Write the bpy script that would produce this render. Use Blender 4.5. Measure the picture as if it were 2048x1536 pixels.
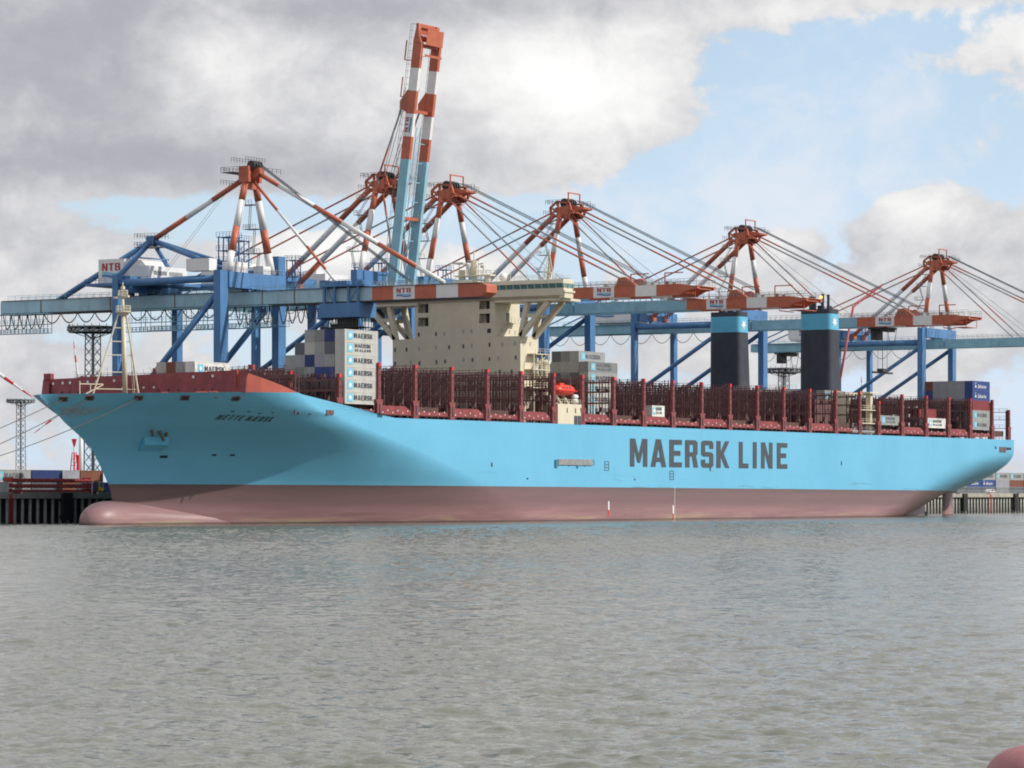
import bpy, bmesh, math, random
import numpy as np
from mathutils import Vector
random.seed(7); rng = np.random.default_rng(7)
SC = bpy.context.scene
COL = SC.collection
for o in list(bpy.data.objects): bpy.data.objects.remove(o)

# ---------------------------------------------------------------- camera, world, sun
CAMX, CAMY, CAMZ = -500.0, -414.0, 5.95
FW = Vector((0.8523, 0.5231, 0.0)); RT = Vector((0.5231, -0.8523, 0.0))
cam = bpy.data.cameras.new('camera'); cam.lens = 36 * 6664 / 2048; cam.sensor_width = 36
cam.shift_y = (990 - 768) / 2048; cam.clip_start = 1.0; cam.clip_end = 30000
camo = bpy.data.objects.new('camera', cam); COL.objects.link(camo)
camo.location = (CAMX, CAMY, CAMZ)
camo.rotation_euler = (math.pi / 2, 0, math.atan2(FW.y, FW.x) - math.pi / 2)
SC.camera = camo
SC.view_settings.view_transform = 'Standard'; SC.view_settings.look = 'None'
SC.view_settings.exposure = 0.22; SC.view_settings.gamma = 1.0
SC.cycles.max_bounces = 4; SC.cycles.diffuse_bounces = 2; SC.cycles.glossy_bounces = 2; SC.cycles.transmission_bounces = 1; SC.cycles.transparent_max_bounces = 2
SC.cycles.filter_width = 1.9
SC.cycles.caustics_reflective = False; SC.cycles.caustics_refractive = False

SUN_EL = math.radians(37); SUN_AZ = math.radians(22)      # azimuth measured from -Y towards +X
sdir = Vector((math.cos(SUN_EL) * math.sin(SUN_AZ), -math.cos(SUN_EL) * math.cos(SUN_AZ), math.sin(SUN_EL)))
sl = bpy.data.lights.new('sun', 'SUN'); sl.energy = 3.6; sl.angle = math.radians(0.6); sl.color = (1.0, 0.94, 0.85)
so = bpy.data.objects.new('sun', sl); COL.objects.link(so)
so.rotation_euler = (-sdir).to_track_quat('-Z', 'Y').to_euler(); so.location = (200, -300, 400)

W = bpy.data.worlds.new('World'); SC.world = W; W.use_nodes = True
nt = W.node_tree; nt.nodes.clear()

class S:                                    # tiny expression builder over math nodes
    def __init__(s, tree, sock): s.t = tree; s.s = sock
    def op(s, o, *a):
        n = s.t.nodes.new('ShaderNodeMath'); n.operation = o
        for i, v in enumerate((s,) + a):
            if isinstance(v, S): s.t.links.new(v.s, n.inputs[i])
            else: n.inputs[i].default_value = v
        return S(s.t, n.outputs[0])
    def __add__(s, o): return s.op('ADD', o)
    def __sub__(s, o): return s.op('SUBTRACT', o)
    def __mul__(s, o): return s.op('MULTIPLY', o)
    def __truediv__(s, o): return s.op('DIVIDE', o)
    def sstep(s, a, b):
        n = s.t.nodes.new('ShaderNodeMapRange'); n.interpolation_type = 'SMOOTHSTEP'
        s.t.links.new(s.s, n.inputs[0]); n.inputs[1].default_value = a; n.inputs[2].default_value = b
        return S(s.t, n.outputs[0])
def noise(tree, vec, scale, detail=5, rough=.55, dist=0.0, typ=None):
    n = tree.nodes.new('ShaderNodeTexNoise'); n.inputs['Scale'].default_value = scale
    n.inputs['Detail'].default_value = detail; n.inputs['Roughness'].default_value = rough
    n.inputs['Distortion'].default_value = dist
    if vec is not None: tree.links.new(vec, n.inputs['Vector'])
    return S(tree, n.outputs[0])
def mixc(tree, f, a, b):
    n = tree.nodes.new('ShaderNodeMix'); n.data_type = 'RGBA'
    for i, v in ((0, f), (6, a), (7, b)):
        if isinstance(v, S): tree.links.new(v.s, n.inputs[i])
        elif hasattr(v, 'is_linked'): tree.links.new(v, n.inputs[i])
        elif isinstance(v, (int, float)): n.inputs[i].default_value = v
        else: n.inputs[i].default_value = (*v, 1)
    return n.outputs[2]

tc = nt.nodes.new('ShaderNodeTexCoord'); DIR = tc.outputs['Generated']
def dot(v):
    n = nt.nodes.new('ShaderNodeVectorMath'); n.operation = 'DOT_PRODUCT'
    nt.links.new(DIR, n.inputs[0]); n.inputs[1].default_value = v
    return S(nt, n.outputs['Value'])
a_ = dot(FW); b_ = dot(RT); z_ = dot((0, 0, 1))
U = b_.op('ARCTAN2', a_) * 6.664                # direction in thousandths of a picture width, for placing the cloud banks
V = z_.op('ARCSINE') * 6.664
cmb = nt.nodes.new('ShaderNodeCombineXYZ'); nt.links.new(U.s, cmb.inputs[0]); nt.links.new(V.s, cmb.inputs[1])
UV = cmb.outputs[0]
def sumblobs(bl):
    tot = None
    for (u, v, su, sv, w) in bl:
        a = nt.nodes.new('ShaderNodeVectorMath'); a.operation = 'MULTIPLY_ADD'; nt.links.new(UV, a.inputs[0])
        a.inputs[1].default_value = (1/su, 1/sv, 0); a.inputs[2].default_value = (-u/su, -v/sv, 0)
        b = nt.nodes.new('ShaderNodeVectorMath'); b.operation = 'DOT_PRODUCT'; nt.links.new(a.outputs[0], b.inputs[0]); nt.links.new(a.outputs[0], b.inputs[1])
        g = nt.nodes.new('ShaderNodeMath'); g.operation = 'POWER'; g.inputs[0].default_value = .36788; nt.links.new(b.outputs['Value'], g.inputs[1])
        m = nt.nodes.new('ShaderNodeMath'); m.operation = 'MULTIPLY_ADD'; nt.links.new(g.outputs[0], m.inputs[0]); m.inputs[1].default_value = w
        if tot is None: m.inputs[2].default_value = 0.0
        else: nt.links.new(tot.s, m.inputs[2])
        tot = S(nt, m.outputs[0])
    return tot
def px(u, v, su, sv, w): return ((u - 1024) / 1000, (990 - v) / 1000, su / 1000, sv / 1000, w)
mp = nt.nodes.new('ShaderNodeMapping'); nt.links.new(DIR, mp.inputs[0]); mp.inputs['Scale'].default_value = (1, 1, 1.35)
DV = mp.outputs[0]
n_big = noise(nt, DV, 13, 5, .56, .25)
n_mid = noise(nt, DV, 40, 7, .6, .35)
n_soft = noise(nt, DV, 7, 2, .5)
n_fine = noise(nt, DV, 120, 4, .6)
cover = (n_big - .5) * .9 + (n_mid - .5) * .85 + (n_fine - .5) * .3
BL = [px(300, 150, 620, 195, .72), px(900, 210, 330, 150, .62), px(1180, 200, 200, 130, .55), px(60, 420, 190, 110, .2),
      px(400, 20, 900, 80, .45), px(1550, -5, 700, 38, .42), px(1950, 480, 160, 80, .3), px(1250, 30, 260, 40, .2), px(1830, 450, 150, 62, .55), px(1540, 505, 130, 60, .36),
      px(640, 500, 130, 55, .4), px(940, 545, 110, 45, .38), px(2000, 110, 120, 60, .28), px(1860, 150, 130, 40, .16), px(1380, 250, 60, 40, .12), px(200, 540, 300, 60, .16),
      px(1950, 600, 240, 90, .22), px(100, 760, 260, 90, .25), px(1450, 690, 300, 60, .26), px(1750, 700, 250, 60, .25),
      px(1680, 210, 280, 130, -.42), px(1400, 370, 420, 70, -.32), px(1250, 460, 260, 50, -.26), px(1560, 320, 240, 120, -.25),
      px(650, 435, 330, 38, -.34), px(230, 415, 200, 26, -.2), px(1000, 450, 240, 60, -.2), px(2030, 420, 70, 90, -.15), px(740, 440, 300, 30, -.1)]
dens = cover + sumblobs(BL) + .06 + V.sstep(.95, 1.3) * .2      # cloud deck goes on overhead, thickened out of view to grey the water's reflections
mask = dens.sstep(-.01, .15)
wisp = ((n_mid - .5) * .8 + (n_soft - .5) * 1.3 + (n_fine - .5) * .3).sstep(-.02, .34) * .5
# brightness of the clouds: sun-bright lumps and grey bases
BR = [px(430, 120, 140, 90, .26), px(640, 250, 180, 90, .12), px(1000, 160, 200, 90, .3), px(1220, 170, 170, 110, .38), px(1180, 300, 130, 60, .1),
      px(1830, 420, 140, 45, .28), px(640, 500, 140, 60, .38), px(940, 545, 110, 50, .34), px(1540, 490, 120, 50, .2), px(1640, 30, 400, 40, .15),
      px(90, 130, 300, 150, -.3), px(300, 330, 420, 60, -.27), px(700, 350, 300, 50, -.06), px(650, 30, 200, 45, -.26), px(1000, 15, 260, 40, -.22), px(1050, 320, 260, 40, -.06),
      px(150, 40, 300, 60, -.14), px(2000, 90, 160, 80, .3), px(60, 400, 130, 40, .1), px(1850, 510, 160, 35, -.06)]
bri = (n_mid - .5) * .7 + (n_fine - .5) * .28 + (n_big - .5) * .3 + sumblobs(BR) + .44
bri = bri.sstep(.0, 1.05)
sky = nt.nodes.new('ShaderNodeTexSky'); sky.sky_type = 'NISHITA'; sky.sun_disc = False
sky.sun_elevation = SUN_EL; sky.sun_rotation = math.pi - SUN_AZ
sky.air_density = 1.0; sky.dust_density = 0.6; sky.ozone_density = 1.5; sky.altitude = 0
ccol = mixc(nt, bri, (3.25, 3.3, 3.65), (7.9, 7.85, 7.7))
# thin veil of high haze mixed over the blue
veil = (n_soft - .3).sstep(0, .5) * .3 + .42
hz = (V * -1.0).sstep(-.75, -.05)
skyc = mixc(nt, veil + hz * .25, sky.outputs[0], (4.9, 6.1, 7.7))
allc = mixc(nt, mask, S(nt, mixc(nt, wisp, S(nt, skyc), (6.6, 6.5, 6.75))), S(nt, ccol))
bg = nt.nodes.new('ShaderNodeBackground'); nt.links.new(allc, bg.inputs[0]); bg.inputs[1].default_value = 0.114
W.cycles.sampling_method = 'MANUAL'; W.cycles.sample_map_resolution = 512
wo = nt.nodes.new('ShaderNodeOutputWorld'); nt.links.new(bg.outputs[0], wo.inputs[0])

# ---------------------------------------------------------------- materials
def mat(name, rgb, rough=.5, var=.12, scale=.6, dirt=0.0, dirtc=(.12, .09, .07), spec=.35, metal=0, streak=False, emit=None):
    m = bpy.data.materials.new(name); m.use_nodes = True
    t = m.node_tree; b = t.nodes['Principled BSDF']
    b.inputs['Roughness'].default_value = rough; b.inputs['Specular IOR Level'].default_value = spec
    b.inputs['Metallic'].default_value = metal
    c = t.nodes.new('ShaderNodeTexCoord'); vec = c.outputs['Object']
    n1 = noise(t, vec, scale, 4, .6)
    col = mixc(t, (n1 - .3).sstep(0, .4), tuple(v * (1 - var) for v in rgb), tuple(min(1, v * (1 + var * .7)) for v in rgb))
    if dirt:
        mpn = t.nodes.new('ShaderNodeMapping'); t.links.new(vec, mpn.inputs[0])
        mpn.inputs['Scale'].default_value = (1.6, 1.6, .22) if streak else (1, 1, 1)
        n2 = noise(t, mpn.outputs[0], scale * 2.2, 6, .65)
        col = mixc(t, (n2 - .52).sstep(0, .2) * dirt, S(t, col), dirtc)
    t.links.new(col, b.inputs['Base Color'])
    if emit: b.inputs['Emission Color'].default_value = (*emit[:3], 1); b.inputs['Emission Strength'].default_value = emit[3]
    return m
M = {}
M['cream'] = mat('cream_paint', (.63, .58, .455), .5, .05, .3, .12, (.42, .36, .27), streak=True)
M['maroon'] = mat('maroon_paint', (.26, .058, .065), .55, .2, .5, .25, (.07, .035, .03))
M['pillar'] = mat('faded_maroon_paint', (.235, .066, .073), .6, .2, .5, .3, (.09, .05, .05), streak=True)
M['maroon_dark'] = mat('maroon_steel', (.155, .078, .08), .6, .2, .5, .3, (.05, .035, .03))
M['orange_red'] = mat('sunlit_maroon_and_winch_red', (.36, .075, .05), .5, .1, .4, .1)  # sunlit brightening put into the side wings' maroon; also the winches' red
M['deck'] = mat('deck_paint', (.11, .055, .05), .7, .2, .3, .3)
M['crane_blue'] = mat('crane_blue_paint', (.08, .20, .41), .42, .12, .25, .22, (.03, .06, .13), streak=True)
M['girder_blue'] = mat('light_blue_paint', (.26, .49, .61), .45, .12, .2, .3, (.12, .16, .16), streak=True)
M['girder_grey'] = mat('weathered_light_blue_paint', (.36, .53, .62), .5, .12, .2, .35, (.20, .22, .20), streak=True)
M['red'] = mat('crane_red_paint', (.48, .135, .08), .45, .12, .4, .2, (.16, .06, .04))
M['white'] = mat('white_paint', (.74, .74, .75), .4, .05, .4, .2, (.42, .40, .37), streak=True)
M['offwhite'] = mat('offwhite_paint', (.62, .62, .60), .5, .06, .4, .2, (.4, .36, .3), streak=True)
M['black'] = mat('black_paint', (.022, .026, .036), .4, .2, .4)
M['funnel_black'] = mat('funnel_navy_paint', (.042, .048, .066), .55, .15, .3)
M['maersk'] = mat('sky_blue_paint', (.115, .44, .66), .4, .06, .3)
M['dark'] = mat('dark_steel', (.05, .05, .055), .55, .3, .8)
M['grey'] = mat('grey_steel', (.30, .31, .32), .5, .15, .6, .3)
M['rope'] = mat('rope_fibre', (.42, .37, .33), .8, .2, 3)
M['wire'] = mat('wire_rope', (.10, .12, .14), .5, .2, 1)
M['glass'] = mat('window_glass', (.10, .24, .25), .06, .1, 1, spec=.8)
M['pane'] = mat('dark_pane', (.05, .055, .06), .15, .1, 1, spec=.6)
M['palepane'] = mat('blinded_pane', (.36, .37, .40), .3, .1, 1)
M['caged'] = mat('recess_interior', (.30, .27, .20), .6, .1, 1)
M['letter'] = mat('letter_grey_paint', (.065, .075, .09), .5, .1, .6)
M['boat'] = mat('lifeboat_red', (.66, .055, .035), .3, .06, .5)
M['lampred'] = mat('signal_red', (.75, .035, .04), .4, .05, 1)
M['concrete'] = mat('concrete', (.34, .32, .28), .8, .15, .3, .4, (.15, .14, .12))
M['pile'] = mat('pale_pile_steel', (.42, .42, .39), .6, .2, .5, .3, (.2, .1, .06), streak=True)
M['wallrecess'] = mat('dark_sheet_piling', (.07, .07, .065), .7, .3, .5)  # dark tone for the recessed wall behind the piles
M['rubber'] = mat('black_rubber', (.02, .02, .022), .7, .2, 1)
M['ground'] = mat('yard_asphalt', (.12, .12, .115), .8, .2, .05)
M['green'] = mat('grey_green_lattice', (.17, .20, .21), .5, .15, .6)
M['turbine'] = mat('turbine_white', (.78, .79, .80), .35, .03, .1)
M['tred'] = mat('marker_red', (.62, .04, .05), .4, .05, .5)
M['dullred'] = mat('dull_red_paint', (.34, .07, .085), .5, .1, .5)
M['buoy'] = mat('faded_red_rubber', (.36, .15, .16), .6, .15, 1.5, .2)
M['lampglow'] = mat('lit_amber_lamp', (.9, .5, .1), .4, 0, 1, emit=(1, .5, .08, 2.0))
M['yellow'] = mat('yellow_paint', (.6, .42, .05), .5, .1, 1)
M['logo_blue'] = mat('logo_light_blue', (.16, .52, .72), .4, .03, 1)
M['logo_white'] = mat('logo_white', (.8, .8, .8), .4, .03, 1)
M['ntb_red'] = mat('sign_red', (.42, .06, .07), .4, .03, 1)
M['ntb_blue'] = mat('sign_blue', (.06, .17, .45), .4, .03, 1)

def hullmat():
    m = bpy.data.materials.new('hull_paint'); m.use_nodes = True
    t = m.node_tree; b = t.nodes['Principled BSDF']
    b.inputs['Roughness'].default_value = .42; b.inputs['Specular IOR Level'].default_value = .3
    c = t.nodes.new('ShaderNodeTexCoord'); vec = c.outputs['Object']
    sp = t.nodes.new('ShaderNodeSeparateXYZ'); t.links.new(vec, sp.inputs[0])
    X, Z = S(t, sp.outputs[0]), S(t, sp.outputs[2])
    line = Z + X * .0028 - 8.2
    def str_(sx, sz, sc, d=6, r=.62):
        n = t.nodes.new('ShaderNodeMapping'); t.links.new(vec, n.inputs[0]); n.inputs['Scale'].default_value = (sx, sx, sz)
        return noise(t, n.outputs[0], sc, d, r)
    nb = str_(1, 1, .05); nv = str_(1, .12, .5); nh = str_(.08, 1.2, .55); nf = str_(1, 1, 1.6)
    blue = mixc(t, (nb - .3).sstep(0, .4), (.132, .415, .625), (.152, .455, .675))
    blue = mixc(t, (nv - .55).sstep(0, .2) * .22, S(t, blue), (.10, .35, .52))
    # scuffs low on the blue
    low = (line * -1.0 + 4.0).sstep(0, 4.0)
    blue = mixc(t, (nh - .60).sstep(0, .06) * low * .55, S(t, blue), (.07, .16, .20))
    hs_ = (Z / 4.1 + .32).op('FRACT'); hs_ = (hs_ - .5).op('ABSOLUTE').sstep(.482, .5); vs_ = (X / 11.7).op('FRACT'); vs_ = (vs_ - .5).op('ABSOLUTE').sstep(.492, .5)
    blue = mixc(t, (hs_ * (nb - .25).sstep(0, .3) + vs_ * .35).op('MINIMUM', 1.0) * .2, S(t, blue), (.07, .25, .38))
    rr_ = str_(1, .07, .9); blue = mixc(t, (rr_ - .64).sstep(0, .05) * .16, S(t, blue), (.16, .22, .22))
    red = mixc(t, (nh - .3).sstep(0, .4), (.225, .128, .135), (.325, .185, .195))
    red = mixc(t, (nv - .5).sstep(0, .2) * .35, S(t, red), (.25, .17, .17))
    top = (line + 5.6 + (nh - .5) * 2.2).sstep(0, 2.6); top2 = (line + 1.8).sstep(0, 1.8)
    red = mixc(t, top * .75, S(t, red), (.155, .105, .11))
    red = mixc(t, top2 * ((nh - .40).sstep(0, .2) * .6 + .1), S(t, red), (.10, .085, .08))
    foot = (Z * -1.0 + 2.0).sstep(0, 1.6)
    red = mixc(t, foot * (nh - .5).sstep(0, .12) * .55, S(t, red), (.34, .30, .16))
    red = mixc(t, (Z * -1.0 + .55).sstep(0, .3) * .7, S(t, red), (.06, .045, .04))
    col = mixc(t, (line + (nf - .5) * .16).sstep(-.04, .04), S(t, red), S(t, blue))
    t.links.new(col, b.inputs['Base Color'])
    # plate seams and slight unevenness as fine relief
    sx = (X / 9.2).op('FRACT'); sz = (Z / 3.3).op('FRACT')
    seam = (sx - .5).op('ABSOLUTE').sstep(.494, .5) + (sz - .5).op('ABSOLUTE').sstep(.488, .5)
    bp = t.nodes.new('ShaderNodeBump'); bp.inputs['Strength'].default_value = .25; bp.inputs['Distance'].default_value = .05
    t.links.new((str_(1, 1, .35, 2) * .9 + seam * .25).s, bp.inputs['Height']); t.links.new(bp.outputs[0], b.inputs['Normal'])
    return m
M['hull'] = hullmat()

def watermat():
    m = bpy.data.materials.new('river_water'); m.use_nodes = True
    t = m.node_tree; b = t.nodes['Principled BSDF']
    c = t.nodes.new('ShaderNodeTexCoord'); vec = c.outputs['Object']
    n0 = noise(t, vec, .03, 4, .6)
    t.links.new(mixc(t, (n0 - .35).sstep(0, .3), (.142, .15, .122), (.162, .168, .14)), b.inputs['Base Color'])
    b.inputs['Roughness'].default_value = .12; b.inputs['IOR'].default_value = 1.33
    mpn = t.nodes.new('ShaderNodeMapping'); t.links.new(vec, mpn.inputs[0])
    mpn.inputs['Rotation'].default_value = (0, 0, math.radians(25)); mpn.inputs['Scale'].default_value = (1, .7, 1)
    gn = t.nodes.new('ShaderNodeNewGeometry')
    def vm(op, a, b):
        n = t.nodes.new('ShaderNodeVectorMath'); n.operation = op
        for k, v in ((0, a), (1, b)):
            if isinstance(v, tuple): n.inputs[k].default_value = v
            else: t.links.new(v, n.inputs[k])
        return n.outputs[0]
    N = gn.outputs['Normal']
    for sc, de, k in ((5.0, 3, .6), (2.0, 2, .75)):                # ripple slopes
        n = t.nodes.new('ShaderNodeTexNoise'); n.inputs['Scale'].default_value = sc; n.inputs['Detail'].default_value = de; n.inputs['Distortion'].default_value = .3
        t.links.new(mpn.outputs[0], n.inputs['Vector'])
        N = vm('ADD', N, vm('MULTIPLY', vm('SUBTRACT', n.outputs['Color'], (.5, .5, .5)), (k, k, 0.0)))
    n = t.nodes.new('ShaderNodeVectorMath'); n.operation = 'NORMALIZE'; t.links.new(N, n.inputs[0])
    t.links.new(n.outputs[0], b.inputs['Normal'])
    return m
M['water'] = watermat()

# ---------------------------------------------------------------- mesh helpers
class MB:
    def __init__(s): s.v = []; s.f = []; s.m = []; s.cur = 0
    def mat(s, i): s.cur = i; return s
    def add(s, vs, fs):
        o = len(s.v); s.v.extend([tuple(p) for p in vs])
        for f in fs: s.f.append(tuple(i + o for i in f)); s.m.append(s.cur)
        return s
    def box(s, x0, x1, y0, y1, z0, z1):
        return s.add([(x0,y0,z0),(x1,y0,z0),(x1,y1,z0),(x0,y1,z0),(x0,y0,z1),(x1,y0,z1),(x1,y1,z1),(x0,y1,z1)],
                     [(0,3,2,1),(4,5,6,7),(0,1,5,4),(1,2,6,5),(2,3,7,6),(3,0,4,7)])
    def beam(s, p, q, w, h=None, up=(0,0,1)):
        h = h or w; p = Vector(p); q = Vector(q); d = (q - p).normalized(); u = Vector(up)
        if abs(d.dot(u)) > .98: u = Vector((1,0,0))
        sx = d.cross(u).normalized(); sy = sx.cross(d).normalized()
        r = [sx*(-w/2)+sy*(-h/2), sx*(w/2)+sy*(-h/2), sx*(w/2)+sy*(h/2), sx*(-w/2)+sy*(h/2)]
        return s.add([p + k for k in r] + [q + k for k in r], [(3,2,1,0),(4,5,6,7),(0,1,5,4),(1,2,6,5),(2,3,7,6),(3,0,4,7)])
    def tube(s, p, q, r, n=8, r2=None, cap=True):
        r2 = r if r2 is None else r2
        p = Vector(p); q = Vector(q); d = (q - p).normalized(); u = Vector((0,0,1)) if abs(d.z) < .98 else Vector((1,0,0))
        sx = d.cross(u).normalized(); sy = sx.cross(d)
        a = [sx*math.cos(k*2*math.pi/n) + sy*math.sin(k*2*math.pi/n) for k in range(n)]
        vs = [p + k*r for k in a] + [q + k*r2 for k in a]
        fs = [(k, (k+1) % n, n + (k+1) % n, n + k) for k in range(n)]
        if cap: fs += [tuple(range(n-1, -1, -1)), tuple(range(n, 2*n))]
        return s.add(vs, fs)
    def bands(s, p, q, r, cuts, mats, n=8, r2=None):
        p = Vector(p); q = Vector(q); r2 = r if r2 is None else r2
        for k in range(len(cuts) - 1):
            a, b = cuts[k], cuts[k+1]; s.mat(mats[k])
            s.tube(p.lerp(q, a), p.lerp(q, b), r + (r2 - r)*a, n, r + (r2 - r)*b)
        return s.mat(0)
    def path(s, pts, r, n=5):
        for a, b in zip(pts[:-1], pts[1:]): s.tube(a, b, r, n, cap=False)
        return s
    def prism(s, poly, axis, a, b):          # poly: list of 2d points, extruded along axis between a and b
        n = len(poly)
        def mk(p, c): return {0: (c, p[0], p[1]), 1: (p[0], c, p[1]), 2: (p[0], p[1], c)}[axis]
        return s.add([mk(p, a) for p in poly] + [mk(p, b) for p in poly],
                     [tuple(range(n-1, -1, -1)), tuple(range(n, 2*n))] + [(k, (k+1) % n, n + (k+1) % n, n + k) for k in range(n)])
    def rail(s, p, q, h=1.1, step=2.0, w=.07):
        p = Vector(p); q = Vector(q); L = (q - p).length; n = max(1, int(round(L/step))); up = Vector((0,0,h))
        for k in range(n + 1):
            c = p.lerp(q, k/n); s.beam(c, c + up, w)
        s.beam(p + up, q + up, w); s.beam(p + up*.55, q + up*.55, w*.8)
        return s
    def lathe(s, prof, c=(0,0,0), n=16, axis=2):
        rows = []
        for (r, z) in prof:
            for k in range(n):
                a = 2*math.pi*k/n
                rows.append((c[0]+r*math.cos(a), c[1]+r*math.sin(a), c[2]+z) if axis == 2 else (c[0]+z, c[1]+r*math.cos(a), c[2]+r*math.sin(a)))
        fs = []
        for j in range(len(prof)-1):
            for k in range(n): fs.append((j*n+k, j*n+(k+1) % n, (j+1)*n+(k+1) % n, (j+1)*n+k))
        fs += [tuple(range(n-1,-1,-1)), tuple((len(prof)-1)*n+k for k in range(n))]
        return s.add(rows, fs)
    def xf(s, fn): s.v = [tuple(fn(p)) for p in s.v]; return s
    def mesh(s, name, mats, org=(0,0,0), smooth=False):
        me = bpy.data.meshes.new(name)
        ox, oy, oz = org
        me.from_pydata([(p[0]-ox, p[1]-oy, p[2]-oz) for p in s.v], [], s.f)
        for m in (mats if isinstance(mats, (list, tuple)) else [mats]): me.materials.append(M[m] if isinstance(m, str) else m)
        me.polygons.foreach_set('material_index', s.m)
        if smooth: me.polygons.foreach_set('use_smooth', [True]*len(s.f))
        bm = bmesh.new(); bm.from_mesh(me); bmesh.ops.recalc_face_normals(bm, faces=bm.faces); bm.to_mesh(me); bm.free()
        me.update(); return me
    def pieces(s):                            # far-apart pieces become objects of their own
        nv = len(s.v); par = list(range(nv))
        def find(a):
            while par[a] != a: par[a] = par[par[a]]; a = par[a]
            return a
        for f in s.f:
            r = find(f[0])
            for k in f[1:]: par[find(k)] = r
        roots = np.array([find(k) for k in range(nv)]); u, isl = np.unique(roots, return_inverse=True); k = len(u)
        if k < 2 or k > 700: return [s]
        P = np.array(s.v); lo = np.full((k, 3), np.inf); hi = -lo
        np.minimum.at(lo, isl, P); np.maximum.at(hi, isl, P); size = (hi-lo).max(1)
        gap = np.maximum(0, np.maximum(lo[:, None]-hi[None], lo[None]-hi[:, None]))
        near = np.sqrt((gap**2).sum(2)) <= np.maximum(.02, .5*np.maximum(size[:, None], size[None]))
        lab = -np.ones(k, int); c = 0
        for a in range(k):
            if lab[a] >= 0: continue
            st_ = [a]; lab[a] = c
            while st_:
                b = st_.pop()
                for d in np.nonzero(near[b] & (lab < 0))[0]: lab[d] = c; st_.append(d)
            c += 1
        if c == 1: return [s]
        out = [MB() for _ in range(c)]; mp_ = [dict() for _ in range(c)]
        for f, m_ in zip(s.f, s.m):
            t = lab[isl[f[0]]]; o = out[t]; idx = []
            for v in f:
                if v not in mp_[t]: mp_[t][v] = len(o.v); o.v.append(s.v[v])
                idx.append(mp_[t][v])
            o.f.append(tuple(idx)); o.m.append(m_)
        return [o for o in out if o.f]
    def build(s, name, mats, parent=None, org=None, smooth=False):
        if org is None: org = parent['_o'] if parent is not None and '_o' in parent else (0,0,0)
        obs = [link(name, p.mesh(name, mats, org, smooth), parent) for p in (s.pieces() if parent is not None else [s])]
        return max(obs, key=lambda o: len(o.data.vertices))
def link(name, me, parent=None, loc=None):
    o = bpy.data.objects.new(name, me); COL.objects.link(o)
    if parent is not None: o.parent = parent
    if loc is not None: o.location = loc
    return o
def tag(o, label=None, cat=None, group=None, kind=None):
    if label: o['label'] = label
    if cat: o['category'] = cat
    if group: o['group'] = group
    if kind: o['kind'] = kind
    return o
def thing(name, loc, label, cat, group=None):
    o = link(name, None, None, loc); o.empty_display_size = 1; o['_o'] = tuple(loc)
    return tag(o, label, cat, group)
def copy_tree(o, parent=None):
    c = o.copy(); COL.objects.link(c)
    if parent is not None: c.parent = parent
    for ch in o.children: copy_tree(ch, c)
    return c
def sub(name, parent, mb, mats, smooth=False):        # part of a part, in the same coordinates as its thing
    top = parent
    while top.parent is not None: top = top.parent
    return [link(name, p.mesh(name, mats, top['_o'] if '_o' in top else (0,0,0), smooth), parent) for p in mb.pieces()][0]

# lettering -----------------------------------------------------------------
GL = {  # outlines with holes, unit height, in block capitals
 'M': (.66, [[(0,0),(0,1),(.20,1),(.33,.46),(.46,1),(.66,1),(.66,0),(.49,0),(.49,.58),(.385,.14),(.275,.14),(.17,.58),(.17,0)]]),
 'A': (.60, [[(0,0),(.20,1),(.40,1),(.60,0),(.42,0),(.385,.18),(.215,.18),(.18,0)], [(.245,.34),(.355,.34),(.30,.68)]]),
 'E': (.50, [[(0,0),(0,1),(.50,1),(.50,.82),(.18,.82),(.18,.60),(.44,.60),(.44,.42),(.18,.42),(.18,.18),(.50,.18),(.50,0)]]),
 'R': (.52, [[(0,0),(0,1),(.42,1),(.50,.93),(.50,.50),(.44,.42),(.52,0),(.34,0),(.27,.40),(.18,.40),(.18,0)], [(.18,.56),(.32,.56),(.32,.83),(.18,.83)]]),
 'S': (.50, [[(.08,0),(0,.08),(0,.30),(.17,.30),(.17,.17),(.33,.17),(.33,.41),(.08,.41),(0,.49),(0,.92),(.08,1),(.42,1),(.50,.92),(.50,.70),(.33,.70),(.33,.83),(.17,.83),(.17,.58),(.42,.58),(.50,.50),(.50,.08),(.42,0)]]),
 'K': (.54, [[(0,0),(0,1),(.18,1),(.18,.62),(.36,1),(.54,1),(.31,.53),(.54,0),(.36,0),(.18,.42),(.18,0)]]),
 'L': (.44, [[(0,0),(0,1),(.18,1),(.18,.18),(.44,.18),(.44,0)]]),
 'I': (.18, [[(0,0),(0,1),(.18,1),(.18,0)]]),
 'N': (.54, [[(0,0),(0,1),(.19,1),(.37,.42),(.37,1),(.54,1),(.54,0),(.35,0),(.17,.58),(.17,0)]]),
 'D': (.52, [[(0,0),(0,1),(.40,1),(.52,.88),(.52,.12),(.40,0)], [(.18,.17),(.30,.17),(.35,.22),(.35,.78),(.30,.83),(.18,.83)]]),
 'T': (.50, [[(.16,0),(.16,.82),(0,.82),(0,1),(.50,1),(.50,.82),(.34,.82),(.34,0)]]),
 'B': (.52, [[(0,0),(0,1),(.40,1),(.50,.92),(.50,.58),(.44,.52),(.52,.44),(.52,.08),(.42,0)], [(.17,.15),(.33,.15),(.33,.42),(.17,.42)], [(.17,.60),(.32,.60),(.32,.85),(.17,.85)]]),
 'Æ': (.80, [[(0,0),(.26,1),(.80,1),(.80,.84),(.50,.84),(.50,.60),(.74,.60),(.74,.44),(.50,.44),(.50,.16),(.80,.16),(.80,0),(.34,0),(.34,.2),(.22,.2),(.17,0)], [(.26,.35),(.34,.35),(.34,.66)]]),
}
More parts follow.
